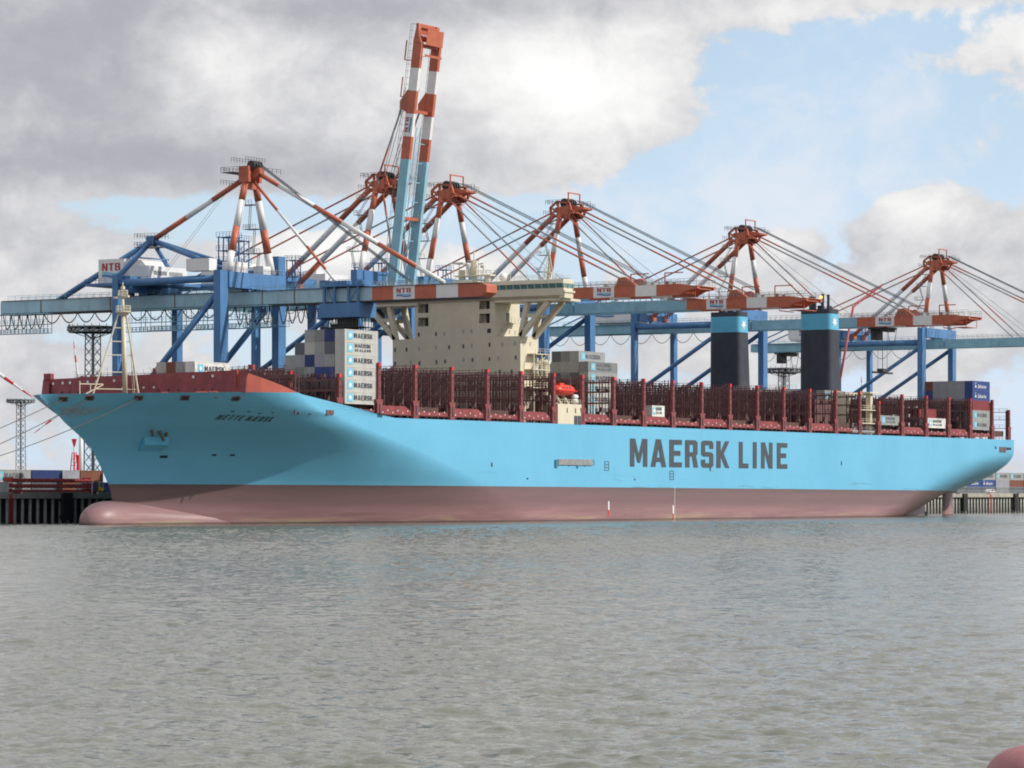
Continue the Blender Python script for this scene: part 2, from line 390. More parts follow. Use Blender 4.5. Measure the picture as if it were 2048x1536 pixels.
def curve_mesh(polys):
    cu = bpy.data.curves.new('tmp', 'CURVE'); cu.dimensions = '2D'; cu.fill_mode = 'BOTH'
    for pl in polys:
        sp = cu.splines.new('POLY'); sp.points.add(len(pl)-1)
        for k, p in enumerate(pl): sp.points[k].co = (p[0], p[1], 0, 1)
        sp.use_cyclic_u = True
    o = bpy.data.objects.new('tmp', cu); COL.objects.link(o)
    me = o.to_mesh(); vs = [tuple(v.co) for v in me.vertices]; fs = [tuple(p.vertices) for p in me.polygons]
    o.to_mesh_clear(); bpy.data.objects.remove(o); bpy.data.curves.remove(cu)
    return vs, fs
GM = {k: (w, *curve_mesh(p)) for k, (w, p) in GL.items()}
def text2d(txt, width=None, height=1.0, gap=.12, slant=0.0):
    vs, fs, x = [], [], 0.0
    for ch in txt:
        if ch == ' ': x += .34; continue
        w, gv, gf = GM[ch]; o = len(vs)
        vs += [(x + p[0] + slant*p[1], p[1]) for p in gv]; fs += [tuple(i + o for i in f) for f in gf]; x += w + gap
    tot = x - gap; k = (width / tot) if width else height
    return [(p[0]*k, p[1]*height) for p in vs], fs
def flat(pts, faces, fn): mb = MB(); mb.add([fn(p) for p in pts], faces); return mb
def star_poly(n, R, r, cx=0, cy=0, rot=math.pi/2):
    return [(cx + (R if k % 2 == 0 else r)*math.cos(rot + k*math.pi/n), cy + (R if k % 2 == 0 else r)*math.sin(rot + k*math.pi/n)) for k in range(2*n)]
def fan(mb, poly, cx, cy, fn):               # star-shaped polygon as a fan round its centre
    n = len(poly); mb.add([fn((cx, cy))] + [fn(p) for p in poly], [(0, 1 + k, 1 + (k+1) % n) for k in range(n)])

# ---------------------------------------------------------------- water
def build_water():
    def ang():
        a = list(np.arange(-13.0, 13.0001, .08))
        a = [-180, -150, -120, -95, -75, -60, -48, -38, -30, -24, -20, -16.5, -14.3] + a + [14.3, 16.5, 20, 24, 30, 38, 48, 60, 75, 95, 120, 150, 180]
        return np.radians(a)
    A = ang(); R = [1.5, 8, 20, 32, 42, 50]
    while R[-1] < 200: R.append(R[-1] * 1.0033)
    while R[-1] < 740: R.append(R[-1] + .62)
    while R[-1] < 1200: R.append(R[-1] * 1.006)
    while R[-1] < 14000: R.append(R[-1] * 1.12)
    R = np.array(R); base = math.atan2(FW.y, FW.x)
    rr, aa = np.meshgrid(R, A, indexing='ij')
    X = CAMX + rr*np.cos(base - aa); Y = CAMY + rr*np.sin(base - aa)
    dr = np.gradient(R)[:, None]; da = np.gradient(A)[None, :]
    cell = np.maximum(dr, rr*da)
    Z = np.zeros_like(X)
    wind = math.radians(205)
    for k in range(120):
        if k < 84: lam = 0.42 * (1.7/0.42)**rng.random(); sl_ = .0066
        else: lam = 1.8 * (4.2/1.8)**rng.random(); sl_ = .0016 + .0034*np.clip((rr-170)/200, 0, 1)
        th = wind + rng.normal(0, .85); amp = sl_ * (lam * (0.5 + rng.random()))
        kx, ky = 2*math.pi/lam*math.cos(th), 2*math.pi/lam*math.sin(th); ph = rng.random()*6.283
        fade = np.clip((lam/cell - 1.9)/1.4, 0, 1)
        w = np.sin(kx*X + ky*Y + ph)
        Z += amp*fade*(w + .42*(w*w - .5))
    patch = .75 + .35*np.sin(X*.021 + Y*.013 + 1)*np.sin(Y*.027 - X*.009)
    Z *= patch
    nr, na = X.shape
    vs = np.stack([X, Y, Z], -1).reshape(-1, 3)
    i = np.arange(nr*na).reshape(nr, na)
    q = np.stack([i[:-1, :-1], i[1:, :-1], i[1:, 1:], i[:-1, 1:]], -1).reshape(-1, 4)
    q = q[:, ::-1]
    me = bpy.data.meshes.new('water')
    me.vertices.add(len(vs)); me.vertices.foreach_set('co', vs.ravel())
    me.loops.add(q.size); me.loops.foreach_set('vertex_index', q.ravel().astype(np.int32))
    me.polygons.add(len(q)); me.polygons.foreach_set('loop_start', np.arange(0, q.size, 4, dtype=np.int32))
    me.polygons.foreach_set('loop_total', np.full(len(q), 4, dtype=np.int32))
    me.polygons.foreach_set('use_smooth', [True]*len(q))
    me.materials.append(M['water']); me.update(); me.validate()
    o = link('water', me)
    if me.polygons[len(q)//2].normal.z < 0: me.flip_normals()
    tag(o, kind='structure')
build_water()

# ---------------------------------------------------------------- quay
QZ = 6.2
g = MB(); g.add([(-2500, 38, QZ-.02), (9000, 38, QZ-.02), (9000, 12000, QZ-.02), (-2500, 12000, QZ-.02)], [(0,1,2,3)])
tag(g.build('ground', 'ground'), kind='structure')
q = link('quay', None, None, (0, 34, 0)); q['_o'] = (0, 34, 0); tag(q, kind='structure')
mb = MB().box(-400, 1200, 33.2, 44, 5.2, QZ); mb.build('deck_slab', 'concrete', q)
mb = MB().box(-400, 1200, 37.6, 39.0, -3, 5.2)
for k in range(-40, 640, 3): mb.box(k, k+1.4, 37.3, 37.7, -3, 5.18)
mb.build('sheet_piling', 'wallrecess', q)
pm = MB().tube((0,0,-3), (0,0,5.2), .36, 8).mesh('pile', 'pile', smooth=True)
for x in list(np.arange(14, 70, 2.45)) + list(np.arange(372, 640, 2.45)):
    link('pile', pm, q, (float(x), .2, 0))
fm = MB().box(-1.6, 1.6, -.5, .3, .6, 6.4).box(-1.2, 1.2, .3, .9, 1.0, 1.8).box(-1.2, 1.2, .3, .9, 4.6, 5.1).mesh('fender', 'rubber')
for x in (24, 49, 74, 430, 470, 513.5, 556, 600): link('fender', fm, q, (x, -.9, 0))
lm = MB()
for s in (-.35, .35): lm.box(s-.06, s+.06, -.1, .05, .3, 6.2)
for k in range(18): lm.box(-.35, .35, -.08, .0, .5+k*.32, .58+k*.32)
lm = lm.mesh('ladder', 'tred')
for x in (535.0, 31.0): link('ladder', lm, q, (x, -.95, 0))
edge = MB()
for x in range(-390, 1190, 25): edge.box(x, x+22, 33.3, 33.7, QZ, QZ+.35)
edge.build('kerb', 'concrete', q)

# ---------------------------------------------------------------- ship
ship = thing('container_ship', (0, 0, 0), 'huge light blue container ship with cream deckhouse and MAERSK LINE on its side', 'ship')
ZS = [-3,0,4.7,6.4,8.1,10.9,14.8,17.5,20.1,22.9,24.4,25.7,26.6]; XS = [23.4,23.2,22.7,22.2,21.4,19.5,16.4,12.5,7.8,3.9,1.9,0.5,-0.1]
EZ = [-3,0,8,14,20,23,26.5]; EL = [118,112,96,78,60,52,46]; PZ = [-3,8,20,26.5]; PP = [1.55,1.75,2.1,2.3]
BM = 29.5
def qexp(z): return float(np.interp(z, [8, 20, 26], [1.0, 1.16, 1.3]))
def stem(z): return float(np.interp(z, ZS, XS))
def half(x, z):
    t = min(1, max(0, (x - stem(z)) / float(np.interp(z, EZ, EL))))**qexp(z)
    return BM*(1 - (1-t)**float(np.interp(z, PZ, PP)))
def hully(x, z, off=.06):
    zn = z if z <= 22 else 22 + (z-22)/max(.3, ztop(x)-22)*4.4
    return -half(x, zn) - off
def ztop(x): return float(np.interp(x, [-3, 10, 30, 45, 61, 63, 500], [25.3, 25.7, 26.2, 26.4, 22.3, 22.05, 22.0]))
XST = 407.0
def stern_half(x, z):
    zb = float(np.interp(x, [290, 330, 355, 372, 386, 407], [-16, -11, -6.0, -1.5, 2.2, 5.6])); R = float(np.interp(x, [290, 320, 340, 355, 372, 386, 407], [10, 13.5, 16, 17, 16, 14.6, 12.8]))
    k = min(1, max(0, (z - zb)/R)); return BM*(1 - (1-k)**1.75)**.72
def build_hull():
    zl = [-3, -1.5, 0, 1.2, 2.4, 3.6, 4.7, 5.6, 6.4, 7.2, 8.1, 9.2, 10.9, 12.8, 14.8, 16.2, 17.5, 18.8, 20.1, 21.2, 22.0]
    up = [.15, .32, .5, .68, .85, 1.0]
    rows = []
    ts = [1-(1-i/60)**1.0 for i in range(61)]; ts = [t**1.5 for t in ts]
    aft = [120, 135, 160, 190, 220, 250, 280] + list(np.linspace(296, XST, 40))
    for j, z in enumerate(zl + up):
        upf = None
        if j >= len(zl): upf = z; z = 22.0 + upf*4.4
        s0 = stem(z); E_ = float(np.interp(z, EZ, EL)); P = float(np.interp(z, PZ, PP)); row = []
        for t in ts:
            x = s0 + t*E_; y = BM*(1-(1-t**qexp(z))**P); zz = z
            if upf is not None: zz = 22.0 + upf*max(.02, ztop(x)-22.0)
            row.append((x, y, zz))
        xe = s0 + E_
        for k, x in enumerate(aft):
            x = x if x > 200 else xe + (200-xe)*(k+1)/4.6
            zz = z if upf is None else 22.0 + upf*max(.02, ztop(x)-22.0)
            y = min(BM, stern_half(x, zz)) if x > 290 else BM
            row.append((x, y, zz))
        rows.append(row)
    n = len(rows[0]); mb = MB()
    for sgn in (-1, 1):
        vs = [(p[0], sgn*p[1], p[2]) for r in rows for p in r]
        mb.add(vs, [(j*n+i, j*n+i+1, (j+1)*n+i+1, (j+1)*n+i) for j in range(len(rows)-1) for i in range(n-1)])
    # transom
    o = len(mb.v); tr = [r[-1] for r in rows]
    mb.add([(p[0], -p[1], p[2]) for p in tr] + [(p[0], p[1], p[2]) for p in tr], [(k, k+1, len(tr)+k+1, len(tr)+k) for k in range(len(tr)-1)])
    me = mb.mesh('hull', 'hull', smooth=True)
    bm = bmesh.new(); bm.from_mesh(me); bmesh.ops.remove_doubles(bm, verts=bm.verts, dist=.002)
    bmesh.ops.dissolve_degenerate(bm, dist=.001, edges=bm.edges); bmesh.ops.recalc_face_normals(bm, faces=bm.faces); bm.to_mesh(me); bm.free()
    me.polygons.foreach_set('use_smooth', [True]*len(me.polygons))
    h = link('hull', me, ship); return h
hull = build_hull()
# bulbous bow
mb = MB(); rows = []; n = 32
bx_ = [14.0, 14.15, 14.6, 15.4, 16.5, 18, 20, 22, 24, 27, 30, 34, 38, 42, 46, 52, 58]
for x in bx_:
    k = math.sqrt(max(0, 1-(1-min(1, (x-14)/6.5))**2))
    w = float(np.interp(x, [14, 20, 24, 30, 36, 42, 48, 58], [4.0, 4.0, 4.4, 5.4, 6.9, 8.4, 9.9, 12.4])); zt = float(np.interp(x, [14, 24, 58], [4.7, 4.75, 4.2]))
    w = w*max(.01, k)**.95; hh = (zt-.35)*max(.01, k)**.9
    rows.append([(x, w*math.cos(a), .35 + (hh if math.sin(a) > 0 else 4.5*max(.02, k))*math.copysign(abs(math.sin(a))**.92, math.sin(a))) for a in np.linspace(0, 2*math.pi, n, endpoint=False)])
mb.add([p for r in rows for p in r], [(j*n+i, j*n+(i+1) % n, (j+1)*n+(i+1) % n, (j+1)*n+i) for j in range(len(rows)-1) for i in range(n)])
mb.build('bulbous_bow', 'hull', ship, smooth=True)
# skegs, rudders, propeller bosses
for sy in (-1, 1):
    yc = 10.2*sy; mb = MB(); rows = []
    for (x, z0, z1, w) in [(345, -6, -1, 5.5), (360, -6, 3, 5.2), (372, -6, 5, 4.2), (380, -6, 6, 2.6), (384, -5, 6.5, 1.4), (385.8, -3, 1.5, .9)]:
        rows.append([(x, yc-w, z0), (x, yc-w*.9, (z0+z1)/2), (x, yc-w*.7, z1), (x, yc+w*.7, z1), (x, yc+w*.9, (z0+z1)/2), (x, yc+w, z0)])
    vs = [p for r in rows for p in r]
    mb.add(vs, [(j*6+i, j*6+(i+1) % 6, (j+1)*6+(i+1) % 6, (j+1)*6+i) for j in range(len(rows)-1) for i in range(6)] + [tuple(range(5,-1,-1)), tuple(range(30, 36))])
    mb.build('skeg', 'hull', ship, smooth=True)
    MB().lathe([(.9, 0), (1.0, .5), (.9, 1.4), (.4, 2.2), (.05, 2.4)], (385.6, yc, .3), 14, 0).build('propeller_boss', 'dark', ship, smooth=True)
    mb = MB().prism([(399.5, yc), (400.4, yc-.55), (402.4, yc-.62), (406.6, yc-.12), (406.6, yc+.12), (402.4, yc+.62), (400.4, yc+.55)], 2, -3, 6.6)
    mb.build('rudder', 'hull', ship)
# decks
mb = MB()
xs = [stem(22)+.6, 8, 14, 22, 30, 38, 46, 54, 60]
mb2 = [(x, half(x, 24.6)-.2) for x in [2.2, 5, 9, 14, 20, 28, 36, 45]]
vs = [(x, -y, 25.0) for x, y in mb2] + [(x, y, 25.0) for x, y in mb2]
m_ = len(mb2); mb.add(vs, [(k, k+1, m_+k+1, m_+k) for k in range(m_-1)])
mb.build('forecastle_deck', 'deck', ship)
MB().box(62, XST-.2, -29.2, 29.2, 21.3, 21.7).box(45.5, 61.99, -26.2, 26.2, 21.3, 21.7).build('main_deck', 'deck', ship)
# hull lettering
pts, fs = text2d('MAERSK', 49.8, 6.6)
sub('hull_lettering', hull, flat(pts, fs, lambda p: (179.2+p[0], -29.56, 12.6+p[1])), 'letter')
pts, fs = text2d('LINE', 26.6, 6.55, .2)
sub('hull_lettering', hull, flat(pts, fs, lambda p: (234.0+p[0], -29.56, 12.62+p[1])), 'letter')
pts, fs = text2d('METTE MÆRSK', 10.9, .95, .30, .0)
sub('ship_name', hull, flat(pts, fs, lambda p: (31.6+p[0], hully(31.6+p[0], 20.85+p[1]-.03*p[0], .16), 20.85+p[1]-.03*p[0])), 'letter')
def hframe(x, z):
    c = Vector((x, hully(x, z, 0), z)); t = (Vector((x+.2, hully(x+.2, z, 0), z))-c).normalized()
    u = Vector((x, hully(x, z+.2, 0), z+.2))-c; u = (u - t*u.dot(t)).normalized(); n = t.cross(u)
    return c, t, u, (n if n.y < 0 else -n)
def hullplate(x, z, w, h, off, dep=.3):
    c, t, u, n = hframe(x, z); mb = MB(); q_ = [(-w, -h), (w, -h), (w, h), (-w, h)]
    mb.add([c+t*a+u*b+n*off for a, b in q_] + [c+t*a+u*b-n*dep for a, b in q_], [(0,1,2,3),(0,1,5,4),(1,2,6,5),(2,3,7,6),(3,0,4,7)]); return mb
def hullpatch(x0, x1, z0, z1, off=.06, dep=0, n=4): return hullplate((x0+x1)/2, (z0+z1)/2, (x1-x0)/2, (z1-z0)/2, off, .2)
def hullbox(x0, x1, z0, z1, off=.12): return hullplate((x0+x1)/2, (z0+z1)/2, (x1-x0)/2, (z1-z0)/2, off, .4)
for x, z in ((4.6, 24.6), (8.3, 24.85), (15.3, 24.9), (22.2, 25.0), (30.9, 25.0)):
    sub('fairlead', hull, hullplate(x, z, .85, .62, .16), 'maroon_dark')
    sub('fairlead_opening', hull, hullplate(x, z, .55, .38, .2), 'black')
for x0, z0, mt in ((54.6, 22.25, 'maroon_dark'), (56.0, 22.25, 'maroon_dark')): sub('fairlead', hull, hullbox(x0, x0+1.2, z0, z0+.9, .15), mt)
for x0, x1, z0, z1, mt in ((393.2, 394.0, 19.3, 20.0, 'black'), (396.2, 398.4, 18.3, 19.9, 'maroon_dark'), (398.9, 401.0, 18.3, 19.9, 'maroon_dark'), (401.4, 404.8, 19.1, 19.8, 'black')):
    sub('fairlead', hull, hullbox(x0, x1, z0, z1, .1), mt)
for x, z, w, h in ((29.9, 13.6, .8, .55), (39.2, 14.0, .5, .35), (42.8, 14.0, .5, .35)): sub('hull_mark', hull, hullpatch(x-w, x+w, z-h/2, z+h/2, .08), 'black')
for x, z, w, h in ((118, 12.6, .25, .9), (219, 12.2, .25, .8), (292, 14.3, .2, 1.0), (133, 9.6, .3, .3), (181.5, 9.6, .25, .35), (36, 22.5, .3, .2), (38.5, 22.2, .3, .2), (41, 22.4, .25, .2), (47, 22.3, .25, .2), (50, 22.25, .25, .2), (33, 22.5, .35, .25)):
    sub('hull_mark', hull, hullpatch(x-w, x+w, z-h/2, z+h/2, .08), 'dark')
for x in (168.3, 199.5):                                            # pilot ladder frames
    mb = MB(); zc = 12.6 if x < 180 else 10.6
    for s in (-.9, .9): mb.box(x+s-.08, x+s+.08, -29.58, -29.5, zc-1, zc+1.1)
    for k in range(4): mb.box(x-.9, x+.9, -29.57, -29.5, zc-1+k*.68, zc-.88+k*.68)
    sub('boarding_mark', hull, mb, 'letter')
for x, z0 in ((169.2, 1.6), (200.2, .6)): 
    sub('draught_strip', hull, MB().box(x-.28, x+.28, -29.58, -29.5, z0+.9, z0+2.9).mat(1).box(x-.2, x+.2, -29.57, -29.5, z0-.5, z0+.9), ['white', 'tred'])
# thin load line stripes
sub('weld_line', hull, MB().box(200.95, 201.1, -29.53, -29.5, -1, 8.0), 'offwhite')
# winged star outline on the bow
mb = MB()
def hp(x, z): return (x, hully(x, z, .10), z)
for k in range(5):
    zz = 22.75 - k*.33
    mb.path([hp(5.2+.25*k, zz), hp(6.6, zz), hp(8.0, zz-.05)], .05, 4)
    mb.path([hp(8.8, zz+.02), hp(10.4, zz+.1), hp(12.4-.45*k, zz+.25)], .05, 4)
st = star_poly(7, .55, .22, 8.3, 22.2)
mb.path([hp(*p) for p in st + st[:1]], .05, 4)
mb.path([hp(8.4+.8*math.sin(a), 22.15+1.1*math.cos(a)) for a in np.linspace(0, 2*math.pi, 13)], .035, 4)
sub('winged_star_emblem', hull, mb, 'rope')
# anchor pocket and anchor
ap = MB()
def shelf(x0, x1, zA, zB, oA, oB): 
    return [(x0, hully(x0, zA, oA), zA), (x1, hully(x1, zA, oA), zA), (x1-.15, hully(x1, zB, oB), zB), (x0+.15, hully(x0, zB, oB), zB)]
a1 = shelf(23.6, 27.9, 17.5, 15.9, .1, 1.9)
ap.add(a1, [(0,1,2,3)]); a2 = [a1[3], a1[2], (28.9, hully(28.9, 14.7, .1), 14.7), (24.7, hully(24.7, 14.7, .1), 14.7)]
ap.add(a2, [(0,1,2,3)]); ap.add([a1[0], a1[3], a2[3]], [(0,1,2)]); ap.add([a1[1], a1[2], a2[2]], [(0,1,2)])
sub('anchor_bolster', hull, ap, 'maersk')
mb = MB(); c0 = Vector((24.9, hully(24.9, 18.2, .3), 18.2))
mb.beam(c0+Vector((-.2,-.1,1.0)), c0+Vector((.9,-.9,-1.6)), .5)
mb.beam(c0+Vector((-1.4,.5,.9)), c0+Vector((-1.2,.3,-.7)), .42); mb.beam(c0+Vector((1.9,-.9,.9)), c0+Vector((1.5,-.9,-.7)), .42)
mb.beam(c0+Vector((-1.4,.4,.85)), c0+Vector((1.9,-.9,.85)), .4)
sub('anchor', hull, mb, mat('rusty_anchor', (.10, .085, .06), .7, .4, 2, .5, (.25, .2, .05)))
# accommodation ladder stowed on the side
mb = MB().box(146.2, 161.4, -29.75, -29.5, 12.75, 14.1)
for k in range(22): mb.box(146.4+k*.69, 146.46+k*.69, -29.79, -29.75, 12.8, 14.05)
ga = sub('accommodation_ladder', hull, mb, 'grey')
sub('ladder_davit', hull, MB().box(144.8, 145.9, -29.8, -29.5, 12.2, 13.9).box(154.6, 155.0, -29.75, -29.5, 12.1, 12.75).box(151.0, 151.2, -29.7, -29.5, 12.5, 12.75).box(158.2, 158.35, -29.7, -29.5, 12.5, 12.75), mat('faded_blue_steel', (.05, .18, .3), .5))
mb = MB(); mb.path([(161.5, -29.7, 14.1), (162.1, -29.72, 13.8), (162.3, -29.72, 13.2), (162.0, -29.7, 12.8)], .07, 4); sub('ladder_end_rail', hull, mb, 'dark')

# breakwater --------------------------------------------------------------
mb = MB()
BWX = 31.0
def bwface(y): return BWX + 0.035*abs(y)
ys = np.linspace(-26.6, 25.0, 30)
def tz(y): return 30.65 - max(0, y+27)*.02
for a, b in zip(ys[:-1], ys[1:]):
    zb_ = 26.1 if max(abs(a), abs(b)) > 23.5 else 25.0
    mb.add([(BWX+.02, a, zb_), (BWX+.02, b, zb_), (BWX+.6, b, tz(b)), (BWX+.6, a, tz(a)), (BWX+.5, a, zb_), (BWX+.5, b, zb_), (BWX+.95, b, tz(b)), (BWX+.95, a, tz(a))],
           [(0,1,2,3), (4,5,6,7), (3,2,6,7), (0,1,5,4), (0,3,7,4), (1,2,6,5)])
bw = mb.build('breakwater', 'maroon', ship)
for s, yy in ((-1, -28.25), (1, 26.45)):
    mb = MB(); xs_ = [BWX+.02, BWX+2, BWX+5, BWX+8, BWX+11, 45.6]; o_, i_ = [], []
    for x in xs_:
        zt = float(np.interp(x, [BWX, 45.6], [30.65 if s < 0 else 29.6, 26.4])); yh = s*(half(x, 25.6)-.25) if s < 0 else s*(half(x, 25.6)-2.0)
        o_ += [(x, yh, 26.0), (x, yh - s*.25 + (s*.9 if s < 0 else 0)*max(0, (33-x)/2)*0, zt)]; i_ += [(x, yh-s*.3, 26.0), (x, yh-s*.45, zt)]
    n = len(xs_)
    for lst in (o_, i_): mb.add(lst, [(2*k, 2*k+2, 2*k+3, 2*k+1) for k in range(n-1)])
    mb.add([o_[2*k+1] for k in range(n)] + [i_[2*k+1] for k in range(n)], [(k, k+1, n+k+1, n+k) for k in range(n-1)])
    sub('side_wing', bw, mb, 'orange_red')  # wings coloured brighter than the breakwater face, as if sunlit

mb = MB(); mb2 = MB()
for k, y in enumerate((22.2, 19.7, 17.8, 13.2, 11, 6.4, 4.0, -13.5, -18.3, -2, -9)):
    z = tz(y)-.95; x = BWX+.42; mb.lathe([(.3, 0), (.3, .06)], (x-.05, y, z), 12, 0) if k < 9 else None
for y in (22.2, 19.7, 17.8, 15.5, -10, -14, -16, -18.4, -7.5, -5): mb2.lathe([(.2, 0), (.2, .06)], (BWX+.13, y, 26.9), 10, 0)
mb.lathe([(.42, 0), (.42, .06)], (BWX+.18, 4.0, 27.3), 12, 0); mb.lathe([(.25, 0), (.25, .06)], (BWX+.22, -1.2, 27.5), 12, 0); mb.lathe([(.25, 0), (.25, .06)], (BWX+.22, -3.8, 27.5), 12, 0)
sub('light_disc', bw, mb, 'white'); sub('drain_hole', bw, mb2, 'black')
sub('locker', bw, MB().box(BWX+.3, BWX+1.4, 22.8, 24.6, 29.6, 30.8), 'maroon'); sub('ladder_frame', bw, MB().box(BWX+.4, BWX+1.2, -28.1, -26.9, 30.6, 31.6), 'maroon')
mb = MB()
for (y, w) in ((-1.8, 1.2), (-18.5, 2.4), (-21.5, 1.8), (1.5, 1.0), (-9.5, 1.4)):
    mb.box(BWX-4, BWX-3, y-w/2, y+w/2, 25.0, 26.0); mb.tube((BWX-3.6, y-w/2, 25.9), (BWX-3.6, y+w/2, 25.9), .5, 10)
mb.build('winch', 'orange_red', ship)
# foremast ----------------------------------------------------------------
fmst = MB(); top = (26.2, 0, 43.4)
fmst.tube((26.9, 0, 25), (26.2, 0, 42), .52, 14, .42).tube((26.2, 0, 42), (26.0, 0, 45.4), .36, 12, .28)
foremast = fmst.build('foremast', 'cream', ship, smooth=True)
mb = MB()
mb.tube((20.4, 3.4, 25), (25.4, .6, 42), .17, 8).tube((28.6, -2.2, 25), (26.5, -.5, 42), .19, 8)
for t in (.12, .32, .52, .68, .84):
    a = Vector((20.4, 3.4, 25)).lerp(Vector((25.4, .6, 42)), t); b = Vector((26.9, 0, 25)).lerp(Vector((26.2, 0, 42)), t); c = Vector((28.6, -2.2, 25)).lerp(Vector((26.5, -.5, 42)), t)
    mb.tube(a, b, .11, 6).tube(b, c, .1, 6)
for s in (-.2, .2): mb.tube((27.8, -1.4+s, 26), (27.2, -.9+s, 42), .06, 5)
for k in range(34): t = k/34; mb.beam((27.8-.6*t, -1.65+.5*t, 26+16*t), (27.8-.6*t, -1.15+.5*t, 26+16*t), .05)
mb.tube((18.2, 4.6, 25), (18.2, 4.6, 28.6), .12, 6).beam((18.2, 4.6, 28.0), (22.6, 2.2, 28.0), .2).beam((18.2, 4.6, 25.4), (22.6, 2.2, 27.9), .2).beam((20.2, 3.5, 26.6), (20.2, 3.5, 28), .14)
sub('tripod_stay', foremast, mb, 'cream')
mb = MB()
mb.lathe([(.5, -.8), (1.5, -.2), (1.5, 0)], (26.2, 0, 42.6), 14); mb.lathe([(.4, -.4), (1.0, 0), (1.0, .15)], (26.1, 0, 45.6), 12)
for c, r, z in (((26.2, 0), 1.45, 42.6), ((26.1, 0), .95, 45.7)):
    for k in range(9):
        a = k*2*math.pi/9; b = (k+1)*2*math.pi/9
        p = Vector((c[0]+r*math.cos(a), c[1]+r*math.sin(a), z)); q_ = Vector((c[0]+r*math.cos(b), c[1]+r*math.sin(b), z))
        mb.beam(p, p+Vector((0,0,1.1)), .09); mb.beam(p+Vector((0,0,1.1)), q_+Vector((0,0,1.1)), .09); mb.beam(p+Vector((0,0,.55)), q_+Vector((0,0,.55)), .07)
mb.tube((26.1, 0, 45.6), (26.1, 0, 48.4), .12, 6).box(25.8, 26.4, -.3, .3, 47.0, 47.6).box(25.0, 25.6, -2.1, -1.5, 45.3, 45.7).box(26.0, 26.6, 1.7, 2.4, 45.2, 45.6)
sub('lookout_platform', foremast, mb, 'cream')

# deckhouse ---------------------------------------------------------------
HX = 150.0
lower = MB().box(HX, HX+7.5, -17.3, 17.7, 21.7, 42.3)
dh = lower.build('deckhouse', 'cream', ship)
upper = MB()
# upper block front with four recessed balconies
recs = [(7.7, 10.6, 48.3, 50.4), (7.7, 10.6, 45.2, 47.2), (-9.1, -6.2, 48.7, 50.8), (-9.1, -6.2, 45.5, 47.7)]
ysl = sorted({-10.4, 11.5, 7.7, 10.6, -9.1, -6.2}); zsl = sorted({42.3, 52.2, 48.3, 50.4, 45.2, 47.2, 48.7, 50.8, 45.5, 47.7})
for a, b in zip(ysl[:-1], ysl[1:]):
    for c, d in zip(zsl[:-1], zsl[1:]):
        ym, zm = (a+b)/2, (c+d)/2
        if any(r[0] < ym < r[1] and r[2] < zm < r[3] for r in recs): continue
        upper.add([(HX, a, c), (HX, b, c), (HX, b, d), (HX, a, d)], [(0,1,2,3)])
for r in recs:
    a, b, c, d = r; xb = HX+1.6
    upper.add([(HX,a,c),(HX,b,c),(HX,b,d),(HX,a,d),(xb,a,c),(xb,b,c),(xb,b,d),(xb,a,d)], [(0,1,5,4),(1,2,6,5),(2,3,7,6),(3,0,4,7),(4,5,6,7)])
upper.add([(HX,-10.4,42.3),(HX+11,-10.4,42.3),(HX+11,-10.4,52.2),(HX,-10.4,52.2),(HX,11.5,42.3),(HX+11,11.5,42.3),(HX+11,11.5,52.2),(HX,11.5,52.2)],
          [(0,1,2,3),(4,5,6,7),(1,5,6,2),(3,2,6,7)])
me = upper.mesh('upper_block', 'cream'); link('upper_block', me, dh)
mb = MB()
for a, b, c, d in recs:
    mb.rail((HX+.15, a+.1, c), (HX+.15, b-.1, c), 1.1, .8, .08); mb.beam((HX+1.4, (a+b)/2, c), (HX+1.4, (a+b)/2, d), .5)
sub('balcony_railing', dh, mb, 'dark')
mb = MB()
for a, b, c, d in recs: mb.box(HX+1.5, HX+1.58, a+.25, a+.9, c, c+1.7)
sub('balcony_door', dh, mb, 'pane')
wins = [(10.4,43.3,1),(5.6,43.3,1),(3.3,43.3,0),(-1.9,43.7,0),(-4.1,43.7,0),(-8.9,43.7,1.3),
        (17.0,39.9,1),(13.8,39.9,1),(10.3,40,0),(5.6,40.1,0),(2,40.2,1),(-1.9,40.3,1),(-4.2,40.4,0),(-9,40.5,1),(-12.5,40.5,0),(-15.9,40.7,0),
        (17.0,36.7,1),(12.6,36.9,0),(10.2,36.7,1),(5.5,36.8,1),(3.1,36.9,1),(-2,37.2,0),(-4.4,37.1,1),(-9,37.2,1),(-11.4,37.3,0),(-16.1,37.4,1),(-11.8,34.2,1),(-15,34.2,1)]
wm = {}
for dark in (0, 1, 1.3):
    h = .45 if dark != 1.3 else .5; w = .26 if dark != 1.3 else .5
    wm[dark] = MB().box(-.06, .05, -w, w, -h, h).mat(1).box(-.03, .03, -w-.09, w+.09, -h-.09, h+.09).mesh('window', ['pane' if dark else 'palepane', 'cream'])
for y, z, dk in wins: link('window', wm[dk], dh, (HX, y, z))
pw_ = MB().box(-.26, .26, -.06, .05, -.45, .45).mesh('window', 'palepane')
for x, z in ((151.5, 40.6), (154.3, 40.6)): link('window', pw_, dh, (x, -17.3, z))
for x, z in ((153, 43.7), (156.5, 43.7), (159.0, 43.6)): link('window', pw_, dh, (x, -10.4, z))
sub('side_door', dh, MB().box(155.2, 156.4, -10.5, -10.36, 45.8, 48.0), 'pane')
mb = MB()
